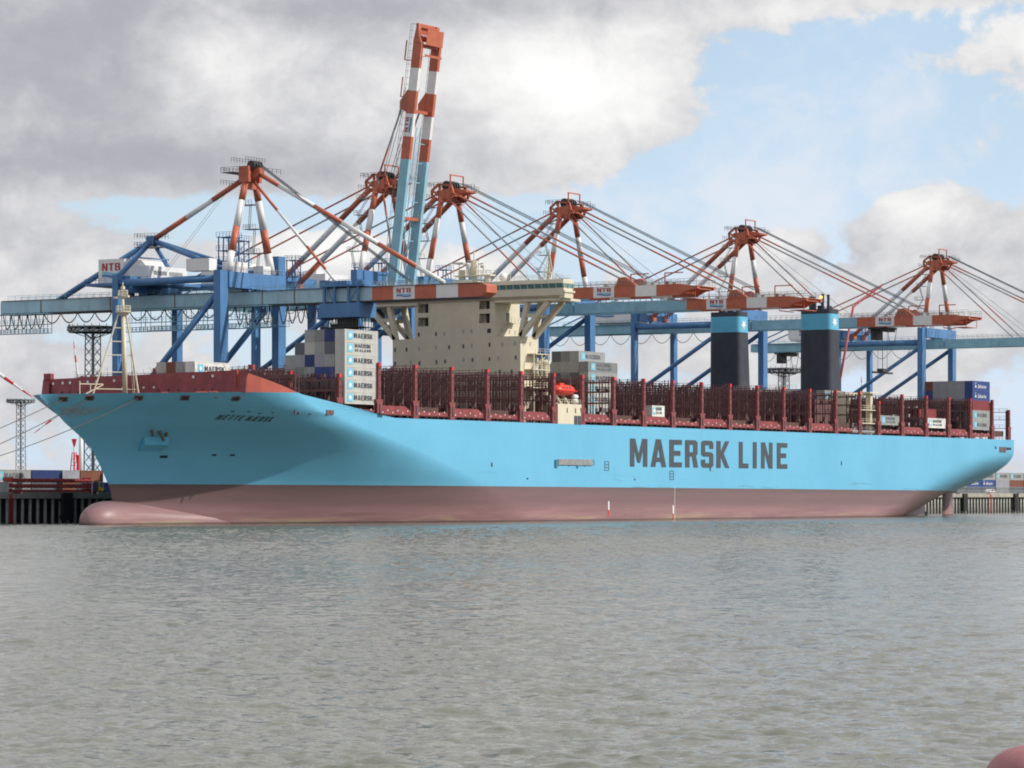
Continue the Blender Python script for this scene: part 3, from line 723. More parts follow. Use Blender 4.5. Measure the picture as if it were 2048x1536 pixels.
# outside stairs and platforms on port side
mb.box(155, 158.2, -11.9, -10.4, 45.6, 45.75).rail((155, -11.85, 45.75), (158.2, -11.85, 45.75)).beam((155, -11.3, 45.7), (151.6, -11.3, 42.4), .9, .2)
mb.box(153, 159.5, -19.6, -17.3, 38.2, 38.4).rail((153, -19.5, 38.4), (159.5, -19.5, 38.4)).box(152, 159.5, -19.6, -17.3, 34.6, 34.8).rail((152, -19.5, 34.8), (159.5, -19.5, 34.8))
mb.beam((159, -18.5, 38.3), (154, -18.5, 34.8), .9, .2).beam((154, -18.5, 34.7), (159.5, -18.5, 30.6), .9, .2).box(150, 157, -20.5, -17.3, 30.4, 30.6).rail((150, -20.4, 30.6), (157, -20.4, 30.6))
mb.beam((156, -18.4, 30.5), (151, -18.4, 26.5), .9, .2)
for x in (152.5, 156, 159): mb.beam((x, -19.4, 22), (x, -19.4, 38.2), .22)
sub('outside_stair', dh, mb, 'cream')
mb = MB().tube((160.5, -17.5, 21.8), (160.5, -17.5, 36.5), 1.1, 14).lathe([(1.4, 0), (1.4, .5), (.9, 1.0)], (160.5, -17.5, 36.2), 14).box(157.6, 163, -19.5, -14, 21.7, 29).box(158.5, 161.8, -16.5, -12, 29, 34)
sub('vent_trunk', dh, mb, 'cream', False)
mb = MB().box(HX+7.5, HX+14, -12.5, 13, 21.7, 40.5); sub('aft_block', dh, mb, 'cream')
# bridge with wings
mb = MB()
mb.prism([(HX-1.0, 52.9), (HX-1.0, 51.3), (HX-.2, 50.6), (HX+2.6, 50.6), (HX+3.2, 51.3), (HX+3.2, 52.9)], 1, -29.4, 29.4)
mb.prism([(HX-1.0, 52.9), (HX+3.2, 52.9), (HX+3.2, 53.4), (HX-1.0, 53.4)], 1, -29.41, 29.41) if False else None
mb.prism([(HX-1.5, 53.95), (HX-1.3, 54.75), (HX+3.3, 54.75), (HX+3.3, 53.95)], 1, -29.5, 29.5)
mb.box(HX-.6, HX+3.0, -29.2, 29.2, 54.75, 54.95)
mb.box(HX+.2, HX+10, -10, 10, 52.9, 54.75)
br = mb.build('navigation_bridge', 'cream', ship)
npan = 31; pw2 = 58.8/npan
gm = MB().add([(-1.35, -pw2/2+.06, 1.05), (-1.0, -pw2/2+.06, 0), (-1.0, pw2/2-.06, 0), (-1.35, pw2/2-.06, 1.05)], [(0,1,2,3)]).mesh('window_pane', 'glass')
pm_ = MB().beam((-1.0, 0, 0), (-1.36, 0, 1.06), .13, .16, (0,1,0)).mesh('mullion', 'cream')
for k in range(npan): link('window_pane', gm, br, (HX, -29.4+pw2*(k+.5), 52.9))
for k in range(npan+1): link('mullion', pm_, br, (HX, -29.4+pw2*k, 52.9))
mb = MB(); 
for s in (-1, 1):
    mb.add([(HX-1.3, s*29.5, 53.95), (HX+3.2, s*29.5, 53.95), (HX+3.2, s*29.4, 52.9), (HX-1.0, s*29.4, 52.9)], [(0,1,2,3)])
sub('end_window', br, mb, 'glass')
mb = MB()
for s in (-1, 1): 
    for x in (HX-1.15, HX+.9, HX+3.1): mb.beam((x, s*29.47, 52.8), (x, s*29.55, 54.0), .35, .12)
    mb.box(HX-1.3, HX+3.3, min(s*29.4, s*29.9), max(s*29.4, s*29.9), 51.9, 52.3).box(HX-.9, HX+2.9, min(s*28.2, s*29.6), max(s*28.2, s*29.6), 50.6, 51.9)
sub('wing_end', br, mb, 'cream')
for s in (-1, 1):
    for x in (HX+.6, HX+6.6):
        for (a, b, z0, z1) in ((17.2, 18.9, 42.3, 50.1), (17.2, 24.6, 42.3, 50.1)):
            sub('wing_strut', br, MB().beam((x, s*a, z0), (x, s*b, z1), 1.0, 1.4, (1,0,0)), 'cream')
        sub('strut_tie', br, MB().beam((x, s*18.3, 46.9), (x, s*21.2, 46.9), .7, .8), 'cream')
    sub('strut_tie', br, MB().beam((HX+.6, s*21, 46.9), (HX+6.6, s*21, 46.9), .5), 'cream')
    sub('wing_girder', br, MB().box(HX-.4, HX+7.2, min(s*10.52, s*29), max(s*10.52, s*29), 50.08, 50.62), 'cream')
mb = MB().rail((HX-1, -29, 54.95), (HX-1, -10, 54.95), 1.0, 1.6, .06).rail((HX+3, -29, 54.95), (HX+3, 29, 54.95), 1.0, 2, .06).rail((HX-1, 10, 54.95), (HX-1, 29, 54.95), 1.0, 2, .06)
sub('roof_railing', br, mb, 'cream')
# radar mast and antennas
mb = MB().box(153, 157, -2.2, 2.6, 54.9, 55.8).tube((155, 1.6, 55), (155, 1.6, 58.3), .8, 10).tube((155, -1.6, 55), (155, -1.6, 60.4), .75, 10).tube((155, -5.4, 54.9), (155, -5.4, 57), .7, 10)
mb.box(153.8, 156.2, -6.8, 3.2, 56.7, 57.0).rail((153.8, -6.8, 57.0), (153.8, 3.2, 57.0), 1.0, 1.2, .08).rail((156.2, -6.8, 57.0), (156.2, 3.2, 57.0), 1.0, 1.2, .08)
mb.tube((155, -1.6, 60), (155, -1.6, 62.8), .14, 6).beam((155, -3.2, 60.4), (155, .2, 60.4), .2).tube((155, 2.4, 57), (155, 2.4, 60), .12, 6).tube((155, -4.2, 57), (155, -4.2, 59.2), .15, 6).box(154.6, 155.4, -4.5, -3.6, 58.6, 59.2)
for y in (0.5, -.6, -2.8): mb.tube((155, y, 57), (155, y, 59.0+abs(y)*.3), .1, 5)
rm = mb.build('radar_mast', 'cream', ship)
sub('radar_scanner', rm, MB().box(153.2, 156.8, .2, 3.8, 59.7, 60.0), 'offwhite'); sub('radar_scanner', rm, MB().beam((154, -4.8, 59.6), (156, -2.4, 59.6), .3), 'offwhite')
mb = MB()
for (x, y, h) in ((152, -23.8, 6.4),):
    mb.beam((x-1, y+1, 54.9), (x, y, 54.9+h), .18).beam((x+1, y+1, 54.9), (x, y, 54.9+h), .18).beam((x, y-1.2, 54.9), (x, y, 54.9+h), .18).beam((x, y, 54.9), (x, y, 55+h+.6), .3)
    for k in range(5): mb.beam((x-.8+.14*k, y+.8-.15*k, 55.6+k), (x, y-1+.18*k, 55.9+k), .1)
    mb.box(x-.9, x+.9, y-.9, y+.9, 56.5, 56.65).rail((x-.9, y-.9, 56.6), (x-.9, y+.9, 56.6), .9, .9, .06)
sub('signal_mast', rm, mb, 'cream')
mb = MB()
for y, z in ((-14, 57.4), (-18.5, 57.0), (-26.6, 57), (14, 57), (20, 57.4)): mb.tube((151, y, 54.9), (151, y, z), .07, 5)
sub('whip_antenna', rm, mb, 'offwhite')
sub('satellite_dome', rm, MB().lathe([(.05, 1.9), (.6, 1.75), (.95, 1.2), (.9, .5), (.5, 0)], (156, -9, 55.4), 14), 'white', True)

# funnels -------------------------------------------------------------------
def rrect(cx, cy, lx, ly, r, n=5):
    pts = []
    for sx, sy, a0 in ((1,1,0), (-1,1,90), (-1,-1,180), (1,-1,270)):
        for k in range(n+1):
            a = math.radians(a0 + 90*k/n); pts.append((cx+sx*(lx/2-r)+r*math.cos(a), cy+sy*(ly/2-r)+r*math.sin(a)))
    return pts
def loft(mb, rings):
    n = len(rings[0][0]); vs = [(p[0], p[1], z) for ring, z in rings for p in ring]
    mb.add(vs, [(j*n+i, j*n+(i+1) % n, (j+1)*n+(i+1) % n, (j+1)*n+i) for j in range(len(rings)-1) for i in range(n)])
    return mb
for fy in (-13.6, 14.0):
    fx = 311.3
    def ring(z):
        l = 5.9 + (58-z)*.055; return rrect(fx + (58-z)*.03, fy, l, 9.3+(58-z)*.012, 1.4)
    fu = loft(MB(), [(ring(z), z) for z in (21.7, 32, 42, 50.5)]).build('funnel', 'funnel_black', ship, smooth=True)
    sub('funnel_band', fu, loft(MB(), [(ring(z), z) for z in (50.5, 52.5, 54.8)]), 'maersk', True)
    mb = loft(MB(), [(ring(z), z) for z in (54.8, 56.1)]); r0 = ring(56.05); n = len(r0); mb.add([(p[0], p[1], 55.6) for p in r0], [tuple(range(n))])
    sub('funnel_rim', fu, mb, 'funnel_black', False)
    for x, y, z, r in ((309.9, fy+1.4, 59.6, .95), (310.0, fy-1.6, 60.2, .42), (310.8, fy-2.9, 60.0, .38), (312.5, fy+.2, 57.2, .9), (312.8, fy-2.2, 57.0, .7)):
        sub('exhaust_pipe', fu, MB().tube((x, y, 55.4), (x, y, z), r, 14).tube((x, y, z-.3), (x, y, z+.02), r*1.08, 14), 'funnel_black')
    mb = MB(); yl = fy-4.72
    fan(mb, star_poly(7, 1.75, .62, 310.9, 52.6), 310.9, 52.6, lambda p: (p[0], yl-.06, p[1]))
    sub('star_emblem', fu, mb, 'logo_white')
mb = MB().box(306.5, 316, -9.2, 9.4, 21.7, 34.6).box(304.5, 317, -20, -9.2, 21.7, 33.4).rail((306.6, -9, 34.6), (306.6, 9.2, 34.6))
mb.build('engine_casing', 'offwhite', ship)
mb = MB().box(303, 305, -25.5, -20, 21.7, 33).box(313.6, 315, -27.7, -26.3, 21.7, 33.2).box(311.5, 316.5, -28.6, -25, 33.2, 33.6).box(304, 316, -28.6, -26.5, 28.6, 28.8).rail((304, -28.5, 28.8), (316, -28.5, 28.8)).box(305, 316.5, -28.8, -27, 25.0, 25.25).rail((305, -28.7, 25.25), (316.5, -28.7, 25.25)).beam((305, -24, 33), (315, -27, 33), .8)
mb.build('provision_crane', 'cream', ship)
sub('stowed_gangway', hull, MB().box(299.5, 313, -29.2, -28.8, 22.4, 23.2).rail((299.5, -29, 23.2), (313, -29, 23.2), .9, 1.0, .06), 'grey')

# lashing bridges -----------------------------------------------------------
PX = [46.2, 60.4, 74.1, 87.9, 102.2, 116.6, 130.8, 144.9, 157.6, 172.1, 186.4, 200.6, 215.2, 229.8, 244.6, 259.2, 274.0, 289.3, 303.8, 315.6, 330.5, 346.2, 361.4, 376.3, 391.9, 405.6]
LOWT = {0: 30.8, 1: 30.7, 19: 31.2, 25: 30.8}
def pillar_mesh(zt):
    mb = MB()
    mb.prism([(-.95, 22.0), (.95, 22.0), (.85, 24.6), (1.3, 25.8), (.46, 25.8), (.40, zt), (-.40, zt), (-.46, 25.8), (-1.3, 25.8), (-.85, 24.6)], 1, -.45, .3)
    mb.mat(1).prism([(-.24, 22.9), (0, 22.6), (.24, 22.9), (.24, 24.6), (0, 24.9), (-.24, 24.6)], 1, -.48, .1)
    for z in (26.6, 27.6, 29.4, 30.6):
        if z < zt-2: mb.box(-.11, .11, -.48, .1, z, z+.62)
    mb.box(-.2, .2, -.48, .1, zt-1.4, zt-.9)
    return mb.mesh('end_pillar', ['pillar', 'black'])
def frame_mesh(zt, seed):
    r = random.Random(seed); mb = MB(); half_ = 28.2
    cols = np.linspace(-half_, half_, 24)
    for i, y in enumerate(cols):
        for x in (-.62, .62):
            mb.box(x-.09, x+.09, y-.12, y+.12, 22.0, zt-.4)
            if x < 0: mb.box(x-.05, x+.05, y+.75, y+.87, 24.5, zt-.2)
        if i % 3 == 1: mb.box(-.45, .45, y-.3, y+.3, 25.2, 26.4)
    lev = [27.4, 30.0, zt-.9]
    for z in lev:
        if z > zt-.5: continue
        mb.box(-.75, .75, -half_, half_, z-.12, z); mb.box(-.8, -.7, -half_, half_, z-.32, z+.1)
        for x in (-.72, .72):
            mb.box(x-.025, x+.025, -half_, half_, z+1.0, z+1.05); mb.box(x-.025, x+.025, -half_, half_, z+.5, z+.55)
    for y in np.arange(-half_, half_, .42):
        h = r.choice((.4, .6, .8, 1.0, 1.3)); x = r.choice((-.7, .7, -.4, .4)); w = r.choice((.04, .05, .09))
        mb.box(x-w, x+w, y-w, y+w, zt-.9, zt-.9+h)
    for y in cols[:-1]:
        for z in [24.6] + lev[:-1]:
            for q_ in range(2):
                if r.random() < .6: y1 = y+r.random()*2; mb.beam((r.choice((-.6, .6)), y1, z), (-.6, y1+r.uniform(-1.4, 1.4), z+r.uniform(1.2, 2.5)), .055)
            if r.random() < .35: mb.box(-.4, .4, y+.5, y+.8+r.random()*.7, z, z+.3+r.random()*.7)
    return mb.mesh('lashing_frame', 'maroon_dark')
capm = MB().box(-.34, .34, -.5, .2, 0, .75).mesh('pillar_cap', 'lampred')
PMC, FMC = {}, {}
for i, x in enumerate(PX):
    zt = LOWT.get(i, 33.4); 
    if zt not in PMC: PMC[zt] = pillar_mesh(zt)
    key = (zt, i % 4)
    if key not in FMC: FMC[key] = frame_mesh(zt-.3, i)
    if i < 25: lb = link('lashing_bridge', FMC[key], ship, (x, 0, 0))
    else:
        mb = MB()
        for z in (25.5, 28, 30.2): mb.box(-.6, .6, -28.2, 28.2, z-.15, z); mb.rail((-.6, -28.2, z), (-.6, 28.2, z), 1.0, 2.5, .06)
        for y in np.linspace(-28, 28, 11): mb.box(-.5, .5, y-.35, y+.35, 22, 30.6)
        lb = link('lashing_bridge', mb.mesh('lashing_bridge', 'maroon_dark'), ship, (x, 0, 0))
    yy = {0: 26.9, 1: 29.0, 25: 28.8}.get(i, BM)
    link('end_pillar', PMC[zt], lb, (0, -yy+.45, 0)); link('end_pillar', PMC[zt], lb, (0, yy-.45, 0))
    if i < 24: link('pillar_cap', capm, lb, (0, -yy+.45, zt-.75+.01))
# hatch covers and side panels between bridges
for i, (a, b) in enumerate(zip(PX[:-1], PX[1:])):
    if i in (7, 18): 
        continue
    y0 = 27.2
    mb = MB().box(a+1.0, b-1.0, -y0, y0, 23.0, 24.55)
    for k in range(7): mb.box(a+1.02, b-1.02, -y0+k*7.7, -y0+k*7.7+.3, 24.55, 24.6)
    mb.build('hatch_cover', 'deck', ship)
    if 0 < i < 24 and i not in (7,):
        L = (b-a); hi = i % 2 == 0
        z1 = 24.55 if hi else 23.6
        mb = MB().prism([(a+1.0, 22.75), (b-1.2, 22.75), (b-1.2, 23.5), (b-3.4, z1), (a+1.0, z1)], 1, -29.0, -28.85)
        mb.mat(1)
        for k in range(6):
            xx = a+1.8+k*(L-3.6)/5.4
            mb.box(xx-.16, xx+.16, -29.06, -29.0, 23.0+(k % 2)*.45, 23.3+(k % 2)*.45)
        mb.build('side_panel', ['maroon', 'offwhite'], ship)
mb = MB()
for x in np.arange(63, 404, 2.4): mb.box(x-.05, x+.05, -29.35, -29.25, 21.7, 22.7)
mb.box(62, 404, -29.34, -29.27, 22.62, 22.69)
mb.build('deck_edge_rail', 'maroon_dark', ship)
# boat deck house on port side amidships
bh = MB().box(146.4, 157.0, -29.42, -26, 21.9, 26.6).build('boat_deck_house', 'cream', ship)
mb = MB().box(153.6, 155.0, -29.5, -29.42, 21.95, 24.0).box(155.25, 156.5, -29.5, -29.42, 21.95, 24.0)
for x in (150.5, 154.2): mb.prism([(x-.16, 24.7), (x, 24.55), (x+.16, 24.7), (x+.16, 25.6), (x, 25.75), (x-.16, 25.6)], 1, -29.5, -29.3)
sub('door_opening', bh, mb, 'pane')
mb = MB().rail((146.6, -29.3, 26.6), (156.8, -29.3, 26.6), 1.0, 1.0, .07)
for x in (148.2, 151.6): mb.beam((x, -29.1, 26.6), (x-.9, -28.6, 28.0), .9, .3); mb.beam((x+1.2, -28.2, 26.6), (x+.6, -27.2, 29.2), .35)
sub('boat_davit', bh, mb, 'cream')
sub('life_raft', bh, MB().lathe([(.1, -.9), (.55, -.8), (.6, 0), (.55, .8), (.1, .9)], (155.4, -28.6, 27.3), 12, 0).lathe([(.1, -.9), (.5, -.8), (.55, 0), (.5, .8), (.1, .9)], (155.4, -28.6, 28.35), 12, 0), 'white', True)

# lifeboat
lbt = thing('lifeboat', (151.6, -27.6, 28.6), 'bright red enclosed lifeboat hanging above the cream boat deck house', 'lifeboat')
mb = MB(); rows = []
for i in range(15):
    t = i/14; k = max(.02, 1-abs(2*t-1)**4.5)**.5; x = 147.4 + 8.6*t
    rows.append([(x, -27.6+1.55*k*math.cos(a)*(1 if math.sin(a) < .2 else .92), 29.8 + (1.25*k if math.sin(a) > 0 else 1.25*k**1.0)*math.sin(a)) for a in np.linspace(0, 2*math.pi, 20, endpoint=False)])
mb.add([p for r in rows for p in r], [(j*20+i, j*20+(i+1) % 20, (j+1)*20+(i+1) % 20, (j+1)*20+i) for j in range(14) for i in range(20)] + [tuple(range(19,-1,-1)), tuple(range(280, 300))])
mb.build('boat_hull', 'boat', lbt, smooth=True)
mb = MB().box(147.9, 155.5, -29.22, -29.12, 29.55, 29.72); mb.build('fender_strip', 'lampred', lbt)
mb = MB().box(149, 151.0, -28.4, -26.8, 30.7, 31.35); mb.build('conning_hatch', 'boat', lbt)
mb = MB()
for x in (149.6, 151.0, 152.4): mb.box(x, x+.6, -28.98, -28.9, 30.2, 30.5)
mb.build('porthole', 'pane', lbt)
mb = MB().beam((148.2, -27.6, 30.8), (148.2, -27.6, 33.0), .12).beam((155, -27.6, 30.8), (155, -27.6, 33.0), .12); mb.build('fall_wire', 'wire', lbt)

# ---------------------------------------------------------------- containers
CC = {'grey': (.36,.37,.375), 'lightgrey': (.52,.52,.50), 'dullgrey': (.25,.265,.27), 'slate': (.13,.145,.17), 'lilac': (.34,.35,.40), 'navy': (.035,.055,.17),
      'blue': (.045,.085,.26), 'brown': (.22,.09,.06), 'maroon': (.25,.055,.06), 'white': (.74,.74,.72), 'tan': (.40,.36,.30), 'green': (.26,.29,.25), 'red': (.30,.05,.05)}
for k, c in CC.items(): M['box_'+k] = mat('container_'+k, c, .5, .10, .35, .35, tuple(.35*v+.05 for v in c), streak=True)
CMC = {}
def cont_mesh(L, H, col):
    key = (L, H, col)
    if key in CMC: return CMC[key]
    b = MB(); n = int(L/.62); w = 2.44
    b.box(.07, L-.07, .07, w-.07, .1, H-.06)
    for k in range(n):
        x = .25 + (L-.5)*k/n; b.box(x, x+.3, .02, w-.02, .2, H-.16)
    for k in range(5): b.box(L-.02-.05, L-.02, .25+k*.42, .47+k*.42, .2, H-.2)
    f = MB()
    for x in (0, L-.18):
        for y in (0, w-.16): f.box(x, x+.18, y, y+.16, 0, H)
    for z0, z1 in ((0, .16), (H-.13, H)):
        f.box(.18, L-.18, .003, .13, z0, z1).box(.18, L-.18, w-.13, w-.003, z0, z1).box(.003, .15, .16, w-.16, z0, z1).box(L-.15, L-.003, .16, w-.16, z0, z1)
    d = MB().box(.02, .08, .17, 1.2, .17, H-.14).box(.02, .08, 1.24, w-.17, .17, H-.14)
    for y in (.42, .86, 1.58, 2.02): d.box(-.03, .03, y-.03, y+.03, .12, H-.1)
    for y in (.42, 2.02): d.box(-.04, .02, y, y+.35, 1.1, 1.16)
    r = CMC[key] = (b.mesh('body', 'box_'+col), f.mesh('frame', 'box_'+col), d.mesh('door', 'box_'+col))
    return r
LT = {}
def letter_mesh(kind, L, H, faded):
    key = (kind, L, H, faded)
    if key in LT: return LT[key]
    mb = MB(); sc = L/12.2
    if kind in ('maersk', 'sealand'):
        mb.mat(1); cx, cz = 1.95*sc, H*.52; mb.box(cx-.95*min(1, sc*1.3), cx+.95*min(1, sc*1.3), -.03, .005, cz-.82, cz+.82)
        mb.mat(2); fan(mb, star_poly(7, .74, .30, cx, cz), cx, cz, lambda p: (p[0], -.045, p[1]))
        mb.mat(0)
        if kind == 'maersk':
            pts, fs = text2d('MAERSK', 6.9*sc, 1.02); x0, z0 = 3.3*sc, H*.52-.51
            mb.add([(x0+p[0], -.035, z0+p[1]) for p in pts], fs)
        else:
            pts, fs = text2d('MAERSK', 5.9*sc, .78); mb.add([(3.6*sc+p[0], -.035, H*.56+p[1]) for p in pts], fs)
            pts, fs = text2d('SEALAND', 5.9*sc, .55, .26); mb.add([(3.6*sc+p[0], -.035, H*.24+p[1]) for p in pts], fs)
        mats = ['letter', 'logo_blue', 'logo_white'] if not faded else ['box_slate', 'logo_blue', 'box_lightgrey']
    else:   # white script name on blue boxes
        cu = bpy.data.curves.new('t', 'FONT'); cu.body = 'Safmarine'; cu.size = 1.55; cu.shear = .25
        o = bpy.data.objects.new('t', cu); COL.objects.link(o); me = o.to_mesh()
        mb.add([(3.4+v.co.x, -.035, .75+v.co.y) for v in me.vertices], [tuple(p.vertices) for p in me.polygons])
        o.to_mesh_clear(); bpy.data.objects.remove(o)
        mb.prism([(1.6, .9), (2.6, .9), (2.1, 1.9)], 1, -.035, .0); mb.box(1.7, 2.5, -.035, 0, 2.05, 2.2)
        mats = ['logo_white', 'logo_white', 'logo_white']
    r = LT[key] = mb.mesh('lettering', mats); return r
ORD = ['first', 'second', 'third', 'fourth', 'fifth', 'sixth', 'seventh', 'eighth', 'ninth', 'tenth']
def container(x, y, z, col, label, group, L=12.19, H=2.54, letters=None, faded=False, rot=0):
    b, f, d = cont_mesh(L, H, col)
    o = link('shipping_container', None, None, (x, y, z)); o.rotation_euler.z = rot
    tag(o, label, 'container', group)
    link('body', b, o); link('frame', f, o); link('door', d, o)
    if letters: link('lettering', letter_mesh(letters, L, H, faded), o)
    return o
G1 = 'containers in the tall stack ahead of the bridge'
colmap = [['lightgrey']*6, ['dullgrey','grey','blue','grey','slate','navy'], ['slate','grey','blue','lilac','grey','dullgrey'], ['grey','dullgrey','grey','navy','lightgrey','grey'],
          ['dullgrey','grey','dullgrey','lilac','slate'], ['grey','dullgrey','grey','grey']]
nm = {'lightgrey': 'pale grey', 'dullgrey': 'dull grey', 'slate': 'dark slate', 'lilac': 'lilac grey'}
for c, colz in enumerate(colmap):
    for t, cl in enumerate(colz):
        y = -28.95 + c*2.48 + (.12 if c else 0); z = 24.62 + t*2.545
        tier = ['bottom', 'second', 'third', 'fourth', 'fifth', 'sixth'][t]
        lt = None; lab = f'{nm.get(cl, cl)} container, {tier} in {ORD[c]} column from ship side, stack ahead of bridge'
        if c == 0: lt = 'sealand' if t == 4 else 'maersk'; lab = f'pale grey container lettered {"MAERSK SEALAND" if t == 4 else "MAERSK"}, {tier} from below at ship side ahead of bridge'
        container(62.1, y, z, cl, lab, G1, letters=lt)
G2 = 'containers peeping over the breakwater'
for c, cl in enumerate(['white', 'grey', 'brown', 'lightgrey', 'grey']):
    for t in range(3):
        if c == 4 and t == 2: continue
        tier = ['bottom', 'middle', 'top'][t]
        cl2 = cl if t == 2 else random.Random(c*3+t).choice(['grey', 'dullgrey', 'slate'])
        container(47.2, -2.0+c*2.48, 24.62+t*2.9, cl2, f'{nm.get(cl2, cl2)} container, {ORD[c]} from port side, {tier} tier behind the breakwater', G2, H=2.89, letters='maersk' if c == 0 and t == 2 else None)
G3 = 'containers stacked aft of the lifeboat'
for c in range(6):
    for t in range(6):
        if (t == 5 and (c > 3 or c == 0)) or (c == 5 and t > 3) or (c == 0 and t > 4): continue
        cl = random.Random(50+c*7+t).choice(['dullgrey', 'lilac', 'slate', 'grey', 'slate']); lt = None
        if t == 5 and c == 1: cl, lt = 'grey', 'maersk'
        if c == 0: cl, lt = ('dullgrey', 'sealand') if t == 4 else ('lightgrey' if t < 3 else 'grey', 'maersk')
        L = 13.72 if c == 0 and t >= 3 else 12.19
        container(173.3, -21.6+c*2.48+(0 if c else -.1), 24.62+t*2.52, cl, f'{nm.get(cl, cl)} container, {ORD[c]} column inboard, {ORD[t]} tier, in stack aft of lifeboat', G3, H=2.515, L=L, letters=lt, faded=True)
G4 = 'containers stacked at the stern'
st = [['grey','grey','maroon','blue','blue'], ['dullgrey','slate','slate','lilac','lilac'], ['slate','dullgrey','slate','lilac','lilac'], ['slate','slate','slate','lilac','lilac'], ['slate','slate','dullgrey','lilac','lilac'], ['slate','slate','slate','blue','brown']]
for c, colz in enumerate(st):
    for t, cl in enumerate(colz):
        lt = None
        if c == 0 and t < 2: lt = 'maersk'
        if c == 0 and t > 2: lt = 'saf'
        container(378.6, -28.9+c*2.48, 24.62+t*2.79, cl, f'{nm.get(cl, cl)} container, {ORD[c]} column inboard, {ORD[t]} tier, in the stern stack', G4, H=2.77, letters=lt, faded=lt == 'maersk')
G5 = 'single containers standing low on the aft deck'
container(191.4, -28.7, 24.62, 'white', 'short white refrigerated container standing alone on the hatch amidships', G5, L=6.06, H=2.6, letters='sealand')
container(317.6, -28.7, 24.9, 'grey', 'grey lettered container low at the ship side just aft of the cream crane', G5, letters='sealand', faded=True)
container(348.0, -28.8, 24.62, 'white', 'bright white lettered container low at the ship side near the stern', G5, H=2.7, letters='sealand')
container(347.8, -26.2, 27.4, 'maroon', 'maroon container half hidden behind a pillar above the bright white one', G5, H=2.6)
container(347.8, -26.25, 24.62, 'dullgrey', 'dull grey container under the maroon one on the aft deck', G5, H=2.7)
container(300.5, -20.5, 31.3, 'grey', 'weathered grey container raised beside the second funnel', G5, H=2.6, letters='sealand', faded=True)
for k, cl in enumerate(['slate', 'slate', 'navy']): container(300.5, -18.0+k*2.5, 31.3, cl, f'dark container by second funnel, {ORD[k]} inboard of the weathered grey one', G5, H=2.6)
MB().box(291, 303, -22, -8, 23.0, 31.28).build('aft_hatch_tower', 'maroon_dark', ship)

# ---------------------------------------------------------------- ship to shore cranes
ZA = 6.2
def ntb_sign(mb, fn, w, h, mats=(0, 1, 2)):
    pts, fs = text2d('NTB', w*.8, h*.42, .1); mb.mat(mats[0])
    mb.add([fn((w*.1+p[0], h*.5+p[1])) for p in pts], fs); mb.mat(mats[1])
    n = 14
    for (z0, th, m_) in ((.30, .10, mats[2]), (.12, .13, mats[1])):
        mb.mat(m_); vs = []
        for k in range(n+1):
            u = k/n; dz = .05*math.sin(u*6.0+.6); vs += [fn((w*(.1+.8*u), h*(z0+dz))), fn((w*(.1+.8*u), h*(z0+dz+th)))]
        mb.add(vs, [(2*k, 2*k+2, 2*k+3, 2*k+1) for k in range(n)])
def festoon(mb, x, y0, y1, z, n, drop, r=.09):
    for k in range(n):
        a = y0+(y1-y0)*k/n; b = y0+(y1-y0)*(k+1)/n
        mb.path([(x, a+(b-a)*t, z-drop*(1-(2*t-1)**2)) for t in np.linspace(0, 1, 8)], r, 4)
